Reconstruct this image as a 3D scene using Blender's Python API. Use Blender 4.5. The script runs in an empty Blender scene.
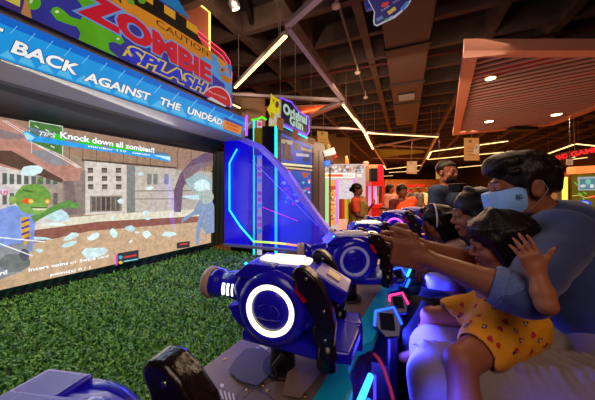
import bpy, bmesh, math, random
import numpy as np
from mathutils import Vector as V3, Matrix, noise as mnoise
random.seed(7)
sc = bpy.context.scene
COL = sc.collection
PI = math.pi
H = 1.40; F = 250.0; CX = 297.5; HY = 192.0
TH = math.radians(29.5); CT, ST = math.cos(TH), math.sin(TH)
U = V3((ST, CT, 0)); N = V3((CT, -ST, 0)); Z = V3((0, 0, 1))

def M(u, n, z): return U*u + N*n + Z*z              # machine frame to world
def ray(px, py): return V3(((px-CX)/F, 1.0, (HY-py)/F))
def PY(px, py, Y): return V3((0, 0, H)) + ray(px, py)*Y
def PN(px, py, n):
    r = ray(px, py); t = n / r.dot(N); return V3((0, 0, H)) + r*t
def PU(px, py, u):
    r = ray(px, py); t = u / r.dot(U); return V3((0, 0, H)) + r*t
def PZ(px, py, z):
    r = ray(px, py); t = (z-H)/r.z; return V3((0, 0, H)) + r*t

def lin(c): return c/12.92 if c <= 0.04045 else ((c+0.055)/1.055)**2.4
def hx(s, a=1.0):
    s = s.lstrip('#'); s = ''.join(q*2 for q in s) if len(s) == 3 else s; return tuple(lin(int(s[i:i+2], 16)/255) for i in (0, 2, 4)) + (a,)

# ---------------------------------------------------------------- materials
MATS = {}
def mat(name, color='#808080', rough=0.5, metal=0.0, emit=None, strength=0.0, alpha=1.0, trans=0.0, coat=0.0,
        noise=0.0, nscale=30.0, bump=0.0, bscale=60.0, attr=False, spec=0.5, sheen=0.0, stretch=None, ior=1.45):
    if name in MATS: return MATS[name]
    m = bpy.data.materials.new(name); m.use_nodes = True
    nt = m.node_tree; b = nt.nodes['Principled BSDF']; L = nt.links.new
    c = hx(color) if isinstance(color, str) else color
    b.inputs['Base Color'].default_value = c
    b.inputs['Roughness'].default_value = rough; b.inputs['Metallic'].default_value = metal
    b.inputs['Specular IOR Level'].default_value = spec; b.inputs['IOR'].default_value = ior
    b.inputs['Alpha'].default_value = alpha
    b.inputs['Transmission Weight'].default_value = trans
    b.inputs['Coat Weight'].default_value = coat
    b.inputs['Sheen Weight'].default_value = sheen
    src = None
    if attr:
        a = nt.nodes.new('ShaderNodeVertexColor'); a.layer_name = 'Col'; src = a.outputs['Color']
    tc = nt.nodes.new('ShaderNodeTexCoord')
    vec = tc.outputs['Object']
    if stretch:
        mp = nt.nodes.new('ShaderNodeMapping'); mp.inputs['Scale'].default_value = stretch
        L(vec, mp.inputs['Vector']); vec = mp.outputs['Vector']
    if noise > 0:
        n = nt.nodes.new('ShaderNodeTexNoise'); n.inputs['Scale'].default_value = nscale; n.inputs['Detail'].default_value = 4
        L(vec, n.inputs['Vector'])
        mr = nt.nodes.new('ShaderNodeMapRange'); mr.inputs['From Min'].default_value = 0.3; mr.inputs['From Max'].default_value = 0.7
        mr.inputs['To Min'].default_value = 1-noise; mr.inputs['To Max'].default_value = 1+noise
        L(n.outputs['Fac'], mr.inputs['Value'])
        mx = nt.nodes.new('ShaderNodeVectorMath'); mx.operation = 'SCALE'
        if src: L(src, mx.inputs[0])
        else: mx.inputs[0].default_value = c[:3]
        L(mr.outputs['Result'], mx.inputs['Scale']); src = mx.outputs['Vector']
    if src: L(src, b.inputs['Base Color'])
    if emit is not None or (attr and strength > 0):
        b.inputs['Emission Strength'].default_value = strength
        if attr: L(src, b.inputs['Emission Color']); 
        else:
            b.inputs['Emission Color'].default_value = hx(emit) if isinstance(emit, str) else emit
    if bump > 0:
        n2 = nt.nodes.new('ShaderNodeTexNoise'); n2.inputs['Scale'].default_value = bscale; n2.inputs['Detail'].default_value = 5
        L(vec, n2.inputs['Vector'])
        bp = nt.nodes.new('ShaderNodeBump'); bp.inputs['Strength'].default_value = bump; bp.inputs['Distance'].default_value = 0.01
        L(n2.outputs['Fac'], bp.inputs['Height']); L(bp.outputs['Normal'], b.inputs['Normal'])
    MATS[name] = m
    return m
def glow(name, color, strength, base=None):
    return mat(name, base or color, 0.4, emit=color, strength=strength)
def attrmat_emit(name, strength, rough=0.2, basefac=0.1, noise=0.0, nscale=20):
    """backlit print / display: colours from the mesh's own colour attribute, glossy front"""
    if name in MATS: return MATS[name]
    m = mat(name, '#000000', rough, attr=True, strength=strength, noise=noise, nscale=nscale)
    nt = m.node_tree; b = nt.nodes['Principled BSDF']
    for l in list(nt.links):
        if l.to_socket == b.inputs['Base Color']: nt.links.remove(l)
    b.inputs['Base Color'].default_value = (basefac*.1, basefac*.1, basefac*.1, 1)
    return m

# ---------------------------------------------------------------- objects
WORLDMAT = {}
def wm(o): return WORLDMAT.get(o.name, Matrix.Identity(4))
def tag(o, label=None, cat=None, group=None, kind=None):
    if label: o['label'] = label
    if cat: o['category'] = cat
    if group: o['group'] = group
    if kind: o['kind'] = kind
    return o
def thing(name, label, cat, loc=(0, 0, 0), group=None):
    o = bpy.data.objects.new(name, None); COL.objects.link(o)
    o.location = loc; o.empty_display_size = 0.1
    WORLDMAT[o.name] = Matrix.Translation(V3(loc))
    return tag(o, label, cat, group)
def link_mesh(name, me, mats, parent=None):
    o = bpy.data.objects.new(name, me); COL.objects.link(o)
    for m in (mats if isinstance(mats, (list, tuple)) else [mats]): me.materials.append(m)
    if parent is not None:
        o.parent = parent
        W = wm(parent); me.transform(W.inverted()); WORLDMAT[o.name] = W
    else:
        if len(me.vertices):
            co = np.empty(len(me.vertices)*3); me.vertices.foreach_get('co', co); co = co.reshape(-1, 3)
            lo, hi = co.min(0), co.max(0)
            c = V3(((lo[0]+hi[0])/2, (lo[1]+hi[1])/2, lo[2]))
            me.transform(Matrix.Translation(-c)); o.location = c
            WORLDMAT[o.name] = Matrix.Translation(c)
    me.update()
    return o

class MB:
    def __init__(s): s.b = bmesh.new(); s.mi = 0
    def _new(s, vs, fs, smooth=False):
        v = [s.b.verts.new(p) for p in vs]
        for f in fs:
            try:
                q = s.b.faces.new([v[i] for i in f]); q.material_index = s.mi; q.smooth = smooth
            except ValueError: pass
        return v
    def obox(s, c, ax, ay, az, bev=0.0):
        """box from centre and three half-axis vectors"""
        c = V3(c); vs = [c+V3(ax)*i+V3(ay)*j+V3(az)*k for k in (-1, 1) for j in (-1, 1) for i in (-1, 1)]
        fs = [(0, 2, 3, 1), (4, 5, 7, 6), (0, 1, 5, 4), (2, 6, 7, 3), (0, 4, 6, 2), (1, 3, 7, 5)]
        v = s._new(vs, fs)
        if bev > 0:
            es = {e for x in v for e in x.link_edges}
            r = bmesh.ops.bevel(s.b, geom=list(es), offset=bev, segments=2, affect='EDGES', profile=0.6)
            for f in r['faces']: f.smooth = True; f.material_index = s.mi
        return s
    def box(s, lo, hi, bev=0.0):
        lo, hi = V3(lo), V3(hi); c = (lo+hi)/2; h = (hi-lo)/2
        return s.obox(c, (h.x, 0, 0), (0, h.y, 0), (0, 0, h.z), bev)
    def mbox(s, u0, u1, n0, n1, z0, z1, bev=0.0):
        return s.obox(M((u0+u1)/2, (n0+n1)/2, (z0+z1)/2), U*((u1-u0)/2), N*((n1-n0)/2), Z*((z1-z0)/2), bev)
    def prism(s, pts, ext, bev=0.0, smooth=False):
        """polygon (3-D points) pushed along ext"""
        pts = [V3(p) for p in pts]; ext = V3(ext); k = len(pts)
        fs = [tuple(range(k))[::-1], tuple(range(k, 2*k))] + [(i, (i+1) % k, (i+1) % k+k, i+k) for i in range(k)]
        v = s._new(pts+[p+ext for p in pts], fs, smooth)
        if bev > 0:
            es = {e for x in v for e in x.link_edges}
            r = bmesh.ops.bevel(s.b, geom=list(es), offset=bev, segments=2, affect='EDGES', profile=0.6)
            for f in r['faces']: f.smooth = True; f.material_index = s.mi
        return s
    def poly(s, pts): s._new(pts, [tuple(range(len(pts)))]); return s
    def cyl(s, a, b, r1, r2=None, seg=20, cap=True, smooth=True):
        a, b = V3(a), V3(b); r2 = r1 if r2 is None else r2
        d = (b-a).normalized(); x = d.orthogonal().normalized(); y = d.cross(x)
        vs = [p+(x*math.cos(t)+y*math.sin(t))*r for p, r in ((a, r1), (b, r2)) for t in [2*PI*i/seg for i in range(seg)]]
        v = [s.b.verts.new(p) for p in vs]
        for i in range(seg):
            f = s.b.faces.new((v[i], v[(i+1) % seg], v[(i+1) % seg+seg], v[i+seg])); f.smooth = smooth; f.material_index = s.mi
        if cap:
            for q in (v[:seg][::-1], v[seg:]):
                f = s.b.faces.new(q); f.material_index = s.mi
        return s
    def lathe(s, a, d, prof, seg=28, x=None, sx=1.0, sy=1.0):
        """profile [(dist along d, radius)] around axis a + t d"""
        a, d = V3(a), V3(d).normalized(); x = V3(x).normalized() if x is not None else d.orthogonal().normalized(); y = d.cross(x)
        rings = []
        for t, r in prof:
            rings.append([s.b.verts.new(a+d*t+(x*math.cos(q)*sx+y*math.sin(q)*sy)*max(r, 1e-5)) for q in [2*PI*i/seg for i in range(seg)]])
        for k in range(len(rings)-1):
            for i in range(seg):
                f = s.b.faces.new((rings[k][i], rings[k][(i+1) % seg], rings[k+1][(i+1) % seg], rings[k+1][i]))
                f.smooth = True; f.material_index = s.mi
        for q in (rings[0][::-1], rings[-1]):
            f = s.b.faces.new(q); f.material_index = s.mi
        return s
    def tube(s, pts, r, seg=8, closed=False):
        pts = [V3(p) for p in pts]; n = len(pts); rings = []
        x = None
        for i, p in enumerate(pts):
            if closed: d = (pts[(i+1) % n]-pts[i-1]).normalized()
            else: d = (pts[min(i+1, n-1)]-pts[max(i-1, 0)]).normalized()
            if x is None: x = d.orthogonal().normalized()
            else: x = (x-d*x.dot(d)).normalized()
            y = d.cross(x); rr = r[i] if isinstance(r, (list, tuple)) else r
            rings.append([s.b.verts.new(p+(x*math.cos(t)+y*math.sin(t))*rr) for t in [2*PI*k/seg for k in range(seg)]])
        for i in range(n if closed else n-1):
            A, B = rings[i], rings[(i+1) % n]
            for k in range(seg):
                f = s.b.faces.new((A[k], A[(k+1) % seg], B[(k+1) % seg], B[k])); f.smooth = True; f.material_index = s.mi
        if not closed:
            for q in (rings[0][::-1], rings[-1]):
                f = s.b.faces.new(q); f.material_index = s.mi
        return s
    def ball(s, c, r, seg=16, rot=None):
        r = (r, r, r) if not isinstance(r, (tuple, list)) else r
        mtx = Matrix.Translation(V3(c)) @ ((rot.to_4x4()) if rot else Matrix.Identity(4)) @ Matrix.Diagonal((*r, 1))
        g = bmesh.ops.create_uvsphere(s.b, u_segments=seg, v_segments=max(6, seg//2), radius=1, matrix=mtx)
        for v in g['verts']:
            for f in v.link_faces: f.smooth = True; f.material_index = s.mi
        return s
    def build(s, name, mats, parent=None, fixn=True):
        if fixn: bmesh.ops.recalc_face_normals(s.b, faces=s.b.faces)
        me = bpy.data.meshes.new(name); s.b.to_mesh(me); s.b.free()
        return link_mesh(name, me, mats, parent)

# ---------------------------------------------------------------- flat prints and displays
_tc = {}
def text_mesh(txt, off=0.0, shear=0.0):
    k = (txt, off, shear)
    if k in _tc: return _tc[k]
    cu = bpy.data.curves.new('t', 'FONT'); cu.body = txt; cu.size = 1; cu.offset = off; cu.shear = shear; cu.resolution_u = 3
    o = bpy.data.objects.new('t', cu); COL.objects.link(o)
    dg = bpy.context.evaluated_depsgraph_get(); dg.update()
    me = o.evaluated_get(dg).to_mesh()
    vs = [(v.co.x, v.co.y) for v in me.vertices]; fs = [tuple(p.vertices) for p in me.polygons]
    o.evaluated_get(dg).to_mesh_clear()
    bpy.data.objects.remove(o); bpy.data.curves.remove(cu)
    _tc[k] = (vs, fs); return _tc[k]
class Canvas:
    """flat artwork on the plane (O, nrm); shapes are laid down in layers 0.3 mm apart"""
    def __init__(s, O, nrm, ax=None, step=0.0003):
        s.O = V3(O); s.n = V3(nrm).normalized()
        s.ax = V3(ax).normalized() if ax is not None else (Z.cross(s.n)).normalized()
        s.ay = s.n.cross(s.ax).normalized(); s.v = []; s.f = []; s.c = []; s.k = 0; s.step = step
    def hit(s, px, py):
        r = ray(px, py); c = V3((0, 0, H)); t = (s.O-c).dot(s.n)/r.dot(s.n); p = c+r*t-s.O
        return (p.dot(s.ax), p.dot(s.ay))
    def w(s, x, y, k=None): return s.O+s.ax*x+s.ay*y+s.n*(s.step*(s.k if k is None else k))
    def raw(s, pts, faces, col, bump=True):
        if bump: s.k += 1
        b = len(s.v); s.v += [s.w(x, y) for x, y in pts]
        c = hx(col) if isinstance(col, str) else col
        for f in faces: s.f.append(tuple(b+i for i in f)); s.c.append(c)
    def poly(s, pix, col, bump=True): s.raw([s.hit(*p) for p in pix], [tuple(range(len(pix)))], col, bump)
    def pm(s, pts, col, bump=True): s.raw(pts, [tuple(range(len(pts)))], col, bump)
    def ell(s, cx, cy, rx, ry, col, n=20, a=0.0, bump=True, wob=0.0, seed=0):
        rnd = random.Random(seed); P = []
        for i in range(n):
            t = 2*PI*i/n; q = 1+wob*rnd.uniform(-1, 1); x, y = rx*q*math.cos(t), ry*q*math.sin(t)
            P.append((cx+x*math.cos(a)-y*math.sin(a), cy+x*math.sin(a)+y*math.cos(a)))
        s.poly(P, col, bump)
    def line(s, pts, w, col, bump=True):
        if bump: s.k += 1
        for (x0, y0), (x1, y1) in zip(pts[:-1], pts[1:]):
            d = math.hypot(x1-x0, y1-y0) or 1; nx, ny = -(y1-y0)/d*w/2, (x1-x0)/d*w/2
            s.poly([(x0+nx, y0+ny), (x1+nx, y1+ny), (x1-nx, y1-ny), (x0-nx, y0-ny)], col, False)
    def text(s, txt, p0, p1, h, col, off=0.0, shear=0.0, outline=None, ow=0.03):
        """text from pixel p0 to pixel p1 along its baseline; h = cap height in pixels at p0"""
        a, b = V3((*s.hit(*p0), 0)), V3((*s.hit(*p1), 0)); c = V3((*s.hit(p0[0], p0[1]-h), 0))
        vs, fs = text_mesh(txt, off, shear)
        xs = [v[0] for v in vs]; x0, x1 = min(xs), max(xs)
        sx = (b-a).length/(x1-x0); d = (b-a).normalized(); up = V3((-d.y, d.x, 0)); hh = abs((c-a).dot(up))/0.72
        def put(vv, ff, cc):
            s.raw([((a+d*((x-x0)*sx)+up*(y*hh)).x, (a+d*((x-x0)*sx)+up*(y*hh)).y) for x, y in vv], ff, cc)
        if outline:
            vo, fo = text_mesh(txt, off+ow, shear); put(vo, fo, outline)
        put(vs, fs, col)
    def build(s, name, m, parent=None, back=None):
        """back = (list of pixel corners) gives the print a body 4 mm thick"""
        me = bpy.data.meshes.new(name)
        if back:
            q = [s.hit(*p) for p in back]; b = len(s.v); k = len(q)
            s.v += [s.w(x, y, 0) for x, y in q]+[s.w(x, y, 0)-s.n*0.004 for x, y in q]
            fs = [tuple(range(b+k, b+2*k))[::-1]]+[(b+i, b+i+k, b+(i+1) % k+k, b+(i+1) % k) for i in range(k)]
            for f in fs: s.f.append(f); s.c.append((.01, .01, .01, 1))
        me.from_pydata([tuple(p) for p in s.v], [], s.f)
        at = me.color_attributes.new('Col', 'FLOAT_COLOR', 'CORNER')
        cols = []
        for p, c in zip(me.polygons, s.c): cols += list(c)*p.loop_total
        at.data.foreach_set('color', cols)
        return link_mesh(name, me, m, parent)

# ---------------------------------------------------------------- implicit surfaces for figures
class SDF:
    def __init__(s, lo, hi, res):
        s.lo = np.array(lo, np.float32); s.res = res
        s.n = (np.ceil((np.array(hi)-np.array(lo))/res).astype(int)+1)
        s.V = np.full(tuple(s.n), 1.0, np.float32); s.paints = []
        s.ax = [s.lo[i]+np.arange(s.n[i], dtype=np.float32)*res for i in range(3)]
    def _sl(s, lo, hi, m):
        r = []
        for i in range(3):
            a = max(0, int((lo[i]-m-s.lo[i])/s.res)); b = min(s.n[i], int((hi[i]+m-s.lo[i])/s.res)+2)
            if b <= a: return None
            r.append(slice(a, b))
        return tuple(r)
    def _apply(s, lo, hi, fn, k, op):
        sl = s._sl(lo, hi, k+3*s.res)
        if sl is None: return
        x = s.ax[0][sl[0]][:, None, None]; y = s.ax[1][sl[1]][None, :, None]; z = s.ax[2][sl[2]][None, None, :]
        d = fn(x, y, z).astype(np.float32); v = s.V[sl]
        if op == 'sub': d = -d; h = np.clip(0.5-0.5*(v-d)/k, 0, 1); s.V[sl] = v*(1-h)+d*h+k*h*(1-h)   # smooth max
        else: h = np.clip(0.5+0.5*(v-d)/k, 0, 1); s.V[sl] = v*(1-h)+d*h-k*h*(1-h)
    def cap(s, a, b, ra, rb=None, k=0.01, op='add'):
        rb = ra if rb is None else rb
        a = np.array(a, np.float32); b = np.array(b, np.float32); ba = b-a; L2 = float(ba@ba)+1e-9; R = max(ra, rb)
        def fn(x, y, z):
            px, py, pz = x-a[0], y-a[1], z-a[2]
            t = np.clip((px*ba[0]+py*ba[1]+pz*ba[2])/L2, 0, 1)
            return np.sqrt((px-ba[0]*t)**2+(py-ba[1]*t)**2+(pz-ba[2]*t)**2)-(ra+(rb-ra)*t)
        s._apply(np.minimum(a, b)-R, np.maximum(a, b)+R, fn, k, op); return s
    def chain(s, pts, rs, k=0.01):
        for i in range(len(pts)-1): s.cap(pts[i], pts[i+1], rs[i], rs[i+1], k)
        return s
    def ell(s, c, r, R=None, k=0.01, op='add'):
        c = np.array(c, np.float32); r = np.array(r, np.float32); m = float(r.max())
        Rm = np.array(R if R is not None else np.eye(3), np.float32)      # columns = local axes
        def fn(x, y, z):
            px, py, pz = x-c[0], y-c[1], z-c[2]
            q = [(px*Rm[0, i]+py*Rm[1, i]+pz*Rm[2, i])/r[i] for i in range(3)]
            k0 = np.sqrt(q[0]**2+q[1]**2+q[2]**2)
            k1 = np.sqrt((q[0]/r[0])**2+(q[1]/r[1])**2+(q[2]/r[2])**2)+1e-6
            return k0*(k0-1)/k1
        s._apply(c-m, c+m, fn, k, op); return s
    def box(s, c, h, R=None, rd=0.01, k=0.01, op='add'):
        c = np.array(c, np.float32); h = np.array(h, np.float32); m = float(np.linalg.norm(h))+rd
        Rm = np.array(R if R is not None else np.eye(3), np.float32)
        def fn(x, y, z):
            px, py, pz = x-c[0], y-c[1], z-c[2]
            q = [np.abs(px*Rm[0, i]+py*Rm[1, i]+pz*Rm[2, i])-h[i] for i in range(3)]
            o = np.sqrt(sum(np.maximum(t, 0)**2 for t in q))
            return o+np.minimum(np.maximum(np.maximum(q[0], q[1]), q[2]), 0)-rd
        s._apply(c-m, c+m, fn, k, op); return s
    def cut(s, p, nrm):
        """removes the half space on the side of nrm"""
        p = np.array(p, np.float32); nrm = np.array(nrm, np.float32); nrm /= np.linalg.norm(nrm)
        d = (s.ax[0][:, None, None]-p[0])*nrm[0]+(s.ax[1][None, :, None]-p[1])*nrm[1]+(s.ax[2][None, None, :]-p[2])*nrm[2]
        s.V = np.maximum(s.V, d); return s
    def wrinkle(s, amp, freq, seed=0, dirs=6, stretch=(1, 1, 1)):
        r = np.random.RandomState(seed); A = 0
        for i in range(dirs):
            w = r.normal(size=3)*np.array(stretch); w = w/np.linalg.norm(w)*freq*r.uniform(.6, 1.6); ph = r.uniform(0, 6.28)
            A = A+np.sin(s.ax[0][:, None, None]*w[0]+s.ax[1][None, :, None]*w[1]+s.ax[2][None, None, :]*w[2]+ph
                         + 1.3*np.sin(s.ax[2][None, None, :]*w[0]*.7+s.ax[0][:, None, None]*w[1]*.6+ph))
        s.V = s.V+(A*amp/dirs).astype(np.float32)*(s.V < .9); return s
    def paint(s, c, r, mi, R=None): s.paints.append((np.array(c), np.array(r), mi, np.array(R if R is not None else np.eye(3)))); return s
    def mesh(s, name, mats, parent=None, keep=True):
        V = s.V; V[0], V[-1] = 1, 1; V[:, 0], V[:, -1] = 1, 1; V[:, :, 0], V[:, :, -1] = 1, 1
        ins = V < 0
        n = V.shape; cs = (n[0]-1, n[1]-1, n[2]-1)
        cnt = np.zeros(cs, np.int8)
        for i in (0, 1):
            for j in (0, 1):
                for k in (0, 1): cnt += ins[i:i+cs[0], j:j+cs[1], k:k+cs[2]]
        act = (cnt > 0) & (cnt < 8); idx = np.argwhere(act)
        ids = np.full(cs, -1, np.int64); ids[act] = np.arange(len(idx))
        pos = np.zeros((len(idx), 3)); w = np.zeros(len(idx))
        for axis in range(3):
            o1, o2 = [a for a in range(3) if a != axis]
            for p in (0, 1):
                for q in (0, 1):
                    A = idx.copy(); A[:, o1] += p; A[:, o2] += q; B = A.copy(); B[:, axis] += 1
                    va = V[A[:, 0], A[:, 1], A[:, 2]]; vb = V[B[:, 0], B[:, 1], B[:, 2]]
                    cr = (va < 0) != (vb < 0)
                    t = np.where(cr, va/np.where(cr, va-vb, 1), 0)
                    P = A.astype(float); P[:, axis] += t; pos[cr] += P[cr]; w[cr] += 1
        pos = pos/w[:, None]*s.res+s.lo
        faces = []
        for axis in range(3):
            o1, o2 = [(1, 2), (2, 0), (0, 1)][axis]
            a = [slice(1, -1)]*3; a[axis] = slice(0, -1); b = list(a); b[axis] = slice(1, None)
            i0 = ins[tuple(a)]; i1 = ins[tuple(b)]
            for flip, msk in ((False, i0 & ~i1), (True, ~i0 & i1)):
                E = np.argwhere(msk)
                if not len(E): continue
                for d in range(3):
                    if d != axis: E[:, d] += 1
                def g(da, db):
                    Q = E.copy(); Q[:, o1] += da; Q[:, o2] += db; return ids[Q[:, 0], Q[:, 1], Q[:, 2]]
                q = np.stack([g(-1, -1), g(0, -1), g(0, 0), g(-1, 0)], 1)
                if flip: q = q[:, ::-1]
                faces.append(q)
        fc = np.concatenate(faces); fc = fc[(fc >= 0).all(1)]
        me = bpy.data.meshes.new(name)
        me.vertices.add(len(pos)); me.vertices.foreach_set('co', pos.ravel())
        me.loops.add(len(fc)*4); me.loops.foreach_set('vertex_index', fc.ravel().astype(np.int32))
        me.polygons.add(len(fc)); me.polygons.foreach_set('loop_start', np.arange(len(fc), dtype=np.int32)*4)
        me.polygons.foreach_set('use_smooth', np.ones(len(fc), bool))
        if s.paints:
            ce = pos[fc].mean(1); mi = np.zeros(len(fc), np.int32)
            for c, r, m_, R in s.paints:
                q = ((ce-c)@R)/r; mi[(q**2).sum(1) < 1] = m_
            me.polygons.foreach_set('material_index', mi)
        me.update(calc_edges=True); me.validate()
        return link_mesh(name, me, mats, parent)

class Fr:
    """local frame: x right, y forward, z up, with a scale"""
    def __init__(s, o, fwd, up=(0, 0, 1), k=1.0):
        s.o = V3(o); s.y = V3(fwd).normalized(); z = V3(up); s.x = s.y.cross(z).normalized(); s.z = s.x.cross(s.y).normalized(); s.k = k
        s.R = np.array([[s.x[i], s.y[i], s.z[i]] for i in range(3)])
        s.m = Matrix(((s.x.x, s.y.x, s.z.x), (s.x.y, s.y.y, s.z.y), (s.x.z, s.y.z, s.z.z)))
    def p(s, x, y, z): return s.o+(s.x*x+s.y*y+s.z*z)*s.k
    def s3(s, *r): return [q*s.k for q in r]
# ================================================================= render settings and camera
sc.view_settings.view_transform = 'Standard'; sc.view_settings.look = 'None'
sc.view_settings.exposure = 0.0; sc.view_settings.gamma = 1; sc.view_settings.use_curve_mapping = False
sc.cycles.use_denoising = True
sc.cycles.sample_clamp_indirect = 4
sc.cycles.max_bounces = 6
sc.cycles.caustics_reflective = False; sc.cycles.caustics_refractive = False
cam = bpy.data.cameras.new('camera'); co = bpy.data.objects.new('camera', cam); COL.objects.link(co)
co.location = (0, 0, H); co.rotation_euler = (PI/2, 0, 0)
cam.sensor_fit = 'HORIZONTAL'; cam.sensor_width = 36; cam.lens = 36*F/595; cam.shift_y = -8/595
cam.clip_start = 0.02; cam.clip_end = 100
sc.camera = co
w = bpy.data.worlds.new('world'); sc.world = w; w.use_nodes = True
w.node_tree.nodes['Background'].inputs[0].default_value = (0.9, 0.5, 0.32, 1)
w.node_tree.nodes['Background'].inputs[1].default_value = 0.03

def area(name, loc, size, energy, color, target=None, sizey=None, spread=PI):
    l = bpy.data.lights.new(name, 'AREA'); l.energy = energy; l.color = color; l.size = size; l.spread = spread
    if sizey: l.shape = 'RECTANGLE'; l.size_y = sizey
    o = bpy.data.objects.new(name, l); COL.objects.link(o); o.location = loc
    d = (V3(target)-V3(loc)) if target is not None else V3((0, 0, -1))
    o.rotation_euler = d.to_track_quat('-Z', 'Y').to_euler(); return o
def point(name, loc, energy, color, r=0.05):
    l = bpy.data.lights.new(name, 'POINT'); l.energy = energy; l.color = color; l.shadow_soft_size = r
    o = bpy.data.objects.new(name, l); COL.objects.link(o); o.location = loc; return o

# ================================================================= the hall
CA = math.radians(23.5); CU = V3((math.sin(CA), math.cos(CA), 0)); CN = V3((math.cos(CA), -math.sin(CA), 0))
def C(a, b, z): return CU*a+CN*b+Z*z
m_ceil = mat('ceiling concrete', '#2a211f', 0.9, noise=0.25, nscale=4)
m_beam = mat('beam paint', '#57463d', 0.8, noise=0.2, nscale=6)
m_floor = mat('floor tile', '#c9873e', 0.25, noise=0.12, nscale=3, bump=0.05, bscale=6)
m_wall = mat('back wall', '#8a6238', 0.8, noise=0.1, nscale=2)
m_black = mat('black', '#0b0a0c', 0.5)
m_grey = mat('grey profile', '#a39a9c', 0.45, metal=0.3)

X0, X1, Y0, Y1 = -7.0, 14.0, -3.0, 25.0
fl = MB().box((X0, Y0, -0.1), (X1, Y1, 0)).build('floor', m_floor); tag(fl, kind='structure')
ce = MB().box((X0, Y0, 3.75), (X1, Y1, 3.85)).build('ceiling', m_ceil); tag(ce, kind='structure')
for nm, lo, hi in (('wall_back', (X0, Y1, 0), (X1, Y1+.1, 3.85)), ('wall_left', (X0-.1, Y0, 0), (X0, Y1, 3.85)),
                   ('wall_right', (X1, Y0, 0), (X1+.1, Y1, 3.85)), ('wall_front', (X0, Y0-.1, 0), (X1, Y0, 3.85))):
    tag(MB().box(lo, hi).build(nm, m_wall), kind='structure')
# coffer beams of the concrete ceiling
k = 0
m = MB()
for i in range(-16, 30):
    b = 0.25+i*0.75
    P = C(-12, b, 3.6); Q = C(34, b, 3.6)
    # clip to the hall
    def clip(P, Q):
        t0, t1 = 0.0, 1.0; d = Q-P
        for lo_, hi_, p_, d_ in ((X0, X1, P.x, d.x), (Y0, Y1, P.y, d.y)):
            if abs(d_) < 1e-9: continue
            a_, b_ = sorted(((lo_-p_)/d_, (hi_-p_)/d_)); t0, t1 = max(t0, a_), min(t1, b_)
        return (P+d*t0, P+d*t1) if t1-t0 > 0.02 else None
    r = clip(P, Q)
    if r: c = (r[0]+r[1])/2; m.obox(c, CU*((r[1]-r[0]).length/2), CN*0.05, Z*0.15)
for i in range(-12, 50):
    a = 0.1+i*0.66
    r = clip(C(a, -14, 3.61), C(a, 20, 3.61))
    if r: c = (r[0]+r[1])/2; m.obox(c, CN*((r[1]-r[0]).length/2), CU*0.04, Z*0.14)
tag(m.build('trim_ceiling_beams', m_beam), kind='structure')

# air duct with flanges and an intake grille
du = thing('air_duct', 'boxy brown sheet-metal air duct running under the ceiling', 'duct', PY(405, 60, 3.4))
m_duct = mat('duct metal', '#3f2c29', 0.6, noise=0.08, nscale=5)
m_fl = mat('duct flange', '#2c1f1d', 0.6)
def dp(px, py): return PZ(px, py, 3.15)
A0 = dp(407, 3); db = A0.dot(CN)
MB().obox(C(4.1, db, 3.28), CU*3.0, CN*0.24, Z*0.13).build('duct_body', m_duct, du)
for py in (0.5, 46, 83, 103):
    a = dp(407, py).dot(CU)
    MB().obox(C(a, db, 3.28), CU*0.02, CN*0.262, Z*0.152, .004).build('flange', m_fl, du)
a = dp(407, 96).dot(CU)
m = MB(); m.obox(C(a, db, 3.14), CU*0.16, CN*0.14, Z*0.012)
gr = m.build('intake_grille', m_black, du)
m = MB()
for i in range(7): m.obox(C(a-.14+i*.045, db, 3.125), CU*0.006, CN*0.13, Z*0.008)
m.build('grille_slats', m_grey, gr)

# sprinkler pipes
m_red = mat('red pipe', '#571c1c', 0.6)
p0, p1 = PZ(236, 89, 3.433), PZ(463, 50, 3.433)
d = (p1-p0).normalized()
rp = MB().cyl(p0-d*4, p1+d*3.5, 0.02, seg=10).build('sprinkler_pipe', m_red)
tag(rp, 'thin red fire sprinkler pipe crossing below the ceiling beams', 'pipe')
t = thing('sprinkler_line', 'grey pipe with sprinkler heads hanging left of the brown duct', 'pipe', PZ(338, 6, 3.32))
MB().cyl(PZ(330, -25, 3.36), PZ(366, 97, 3.36), 0.016, seg=8).build('pipe', mat('pipe grey', '#7c6a62', 0.5), t)
for (px, py) in ((336, 5), (357.5, 72), (365.5, 97)):
    p = PZ(px, py, 3.25)
    MB().cyl(p, p+Z*.12, 0.012, seg=8).lathe(p-Z*.03, Z, [(0, .03), (.012, .045), (.03, .045), (.035, .015)], seg=12).build('sprinkler_head', mat('white plastic', '#d8c8c0', 0.4), t)

# track spotlight
ts = thing('track_spotlight', 'black track spotlight glowing at the top left near the ceiling', 'spotlight', PY(233, 5, 2.4))
p = PY(236, 9, 2.4); q = PY(230, -6, 2.35)
MB().cyl(q, p, 0.055, 0.05, seg=18).build('lamp_housing', m_black, ts)
MB().cyl(p, p+(p-q).normalized()*.004, 0.036, seg=18).build('lamp_lens', glow('warm lens', '#ffe2b0', 6), ts)
MB().obox(PY(240, -12, 2.5)+V3((0, 0, .06)), V3((.02, 0, 0)), V3((0, .6, 0)), Z*.02).build('track', m_black, ts)

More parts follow.
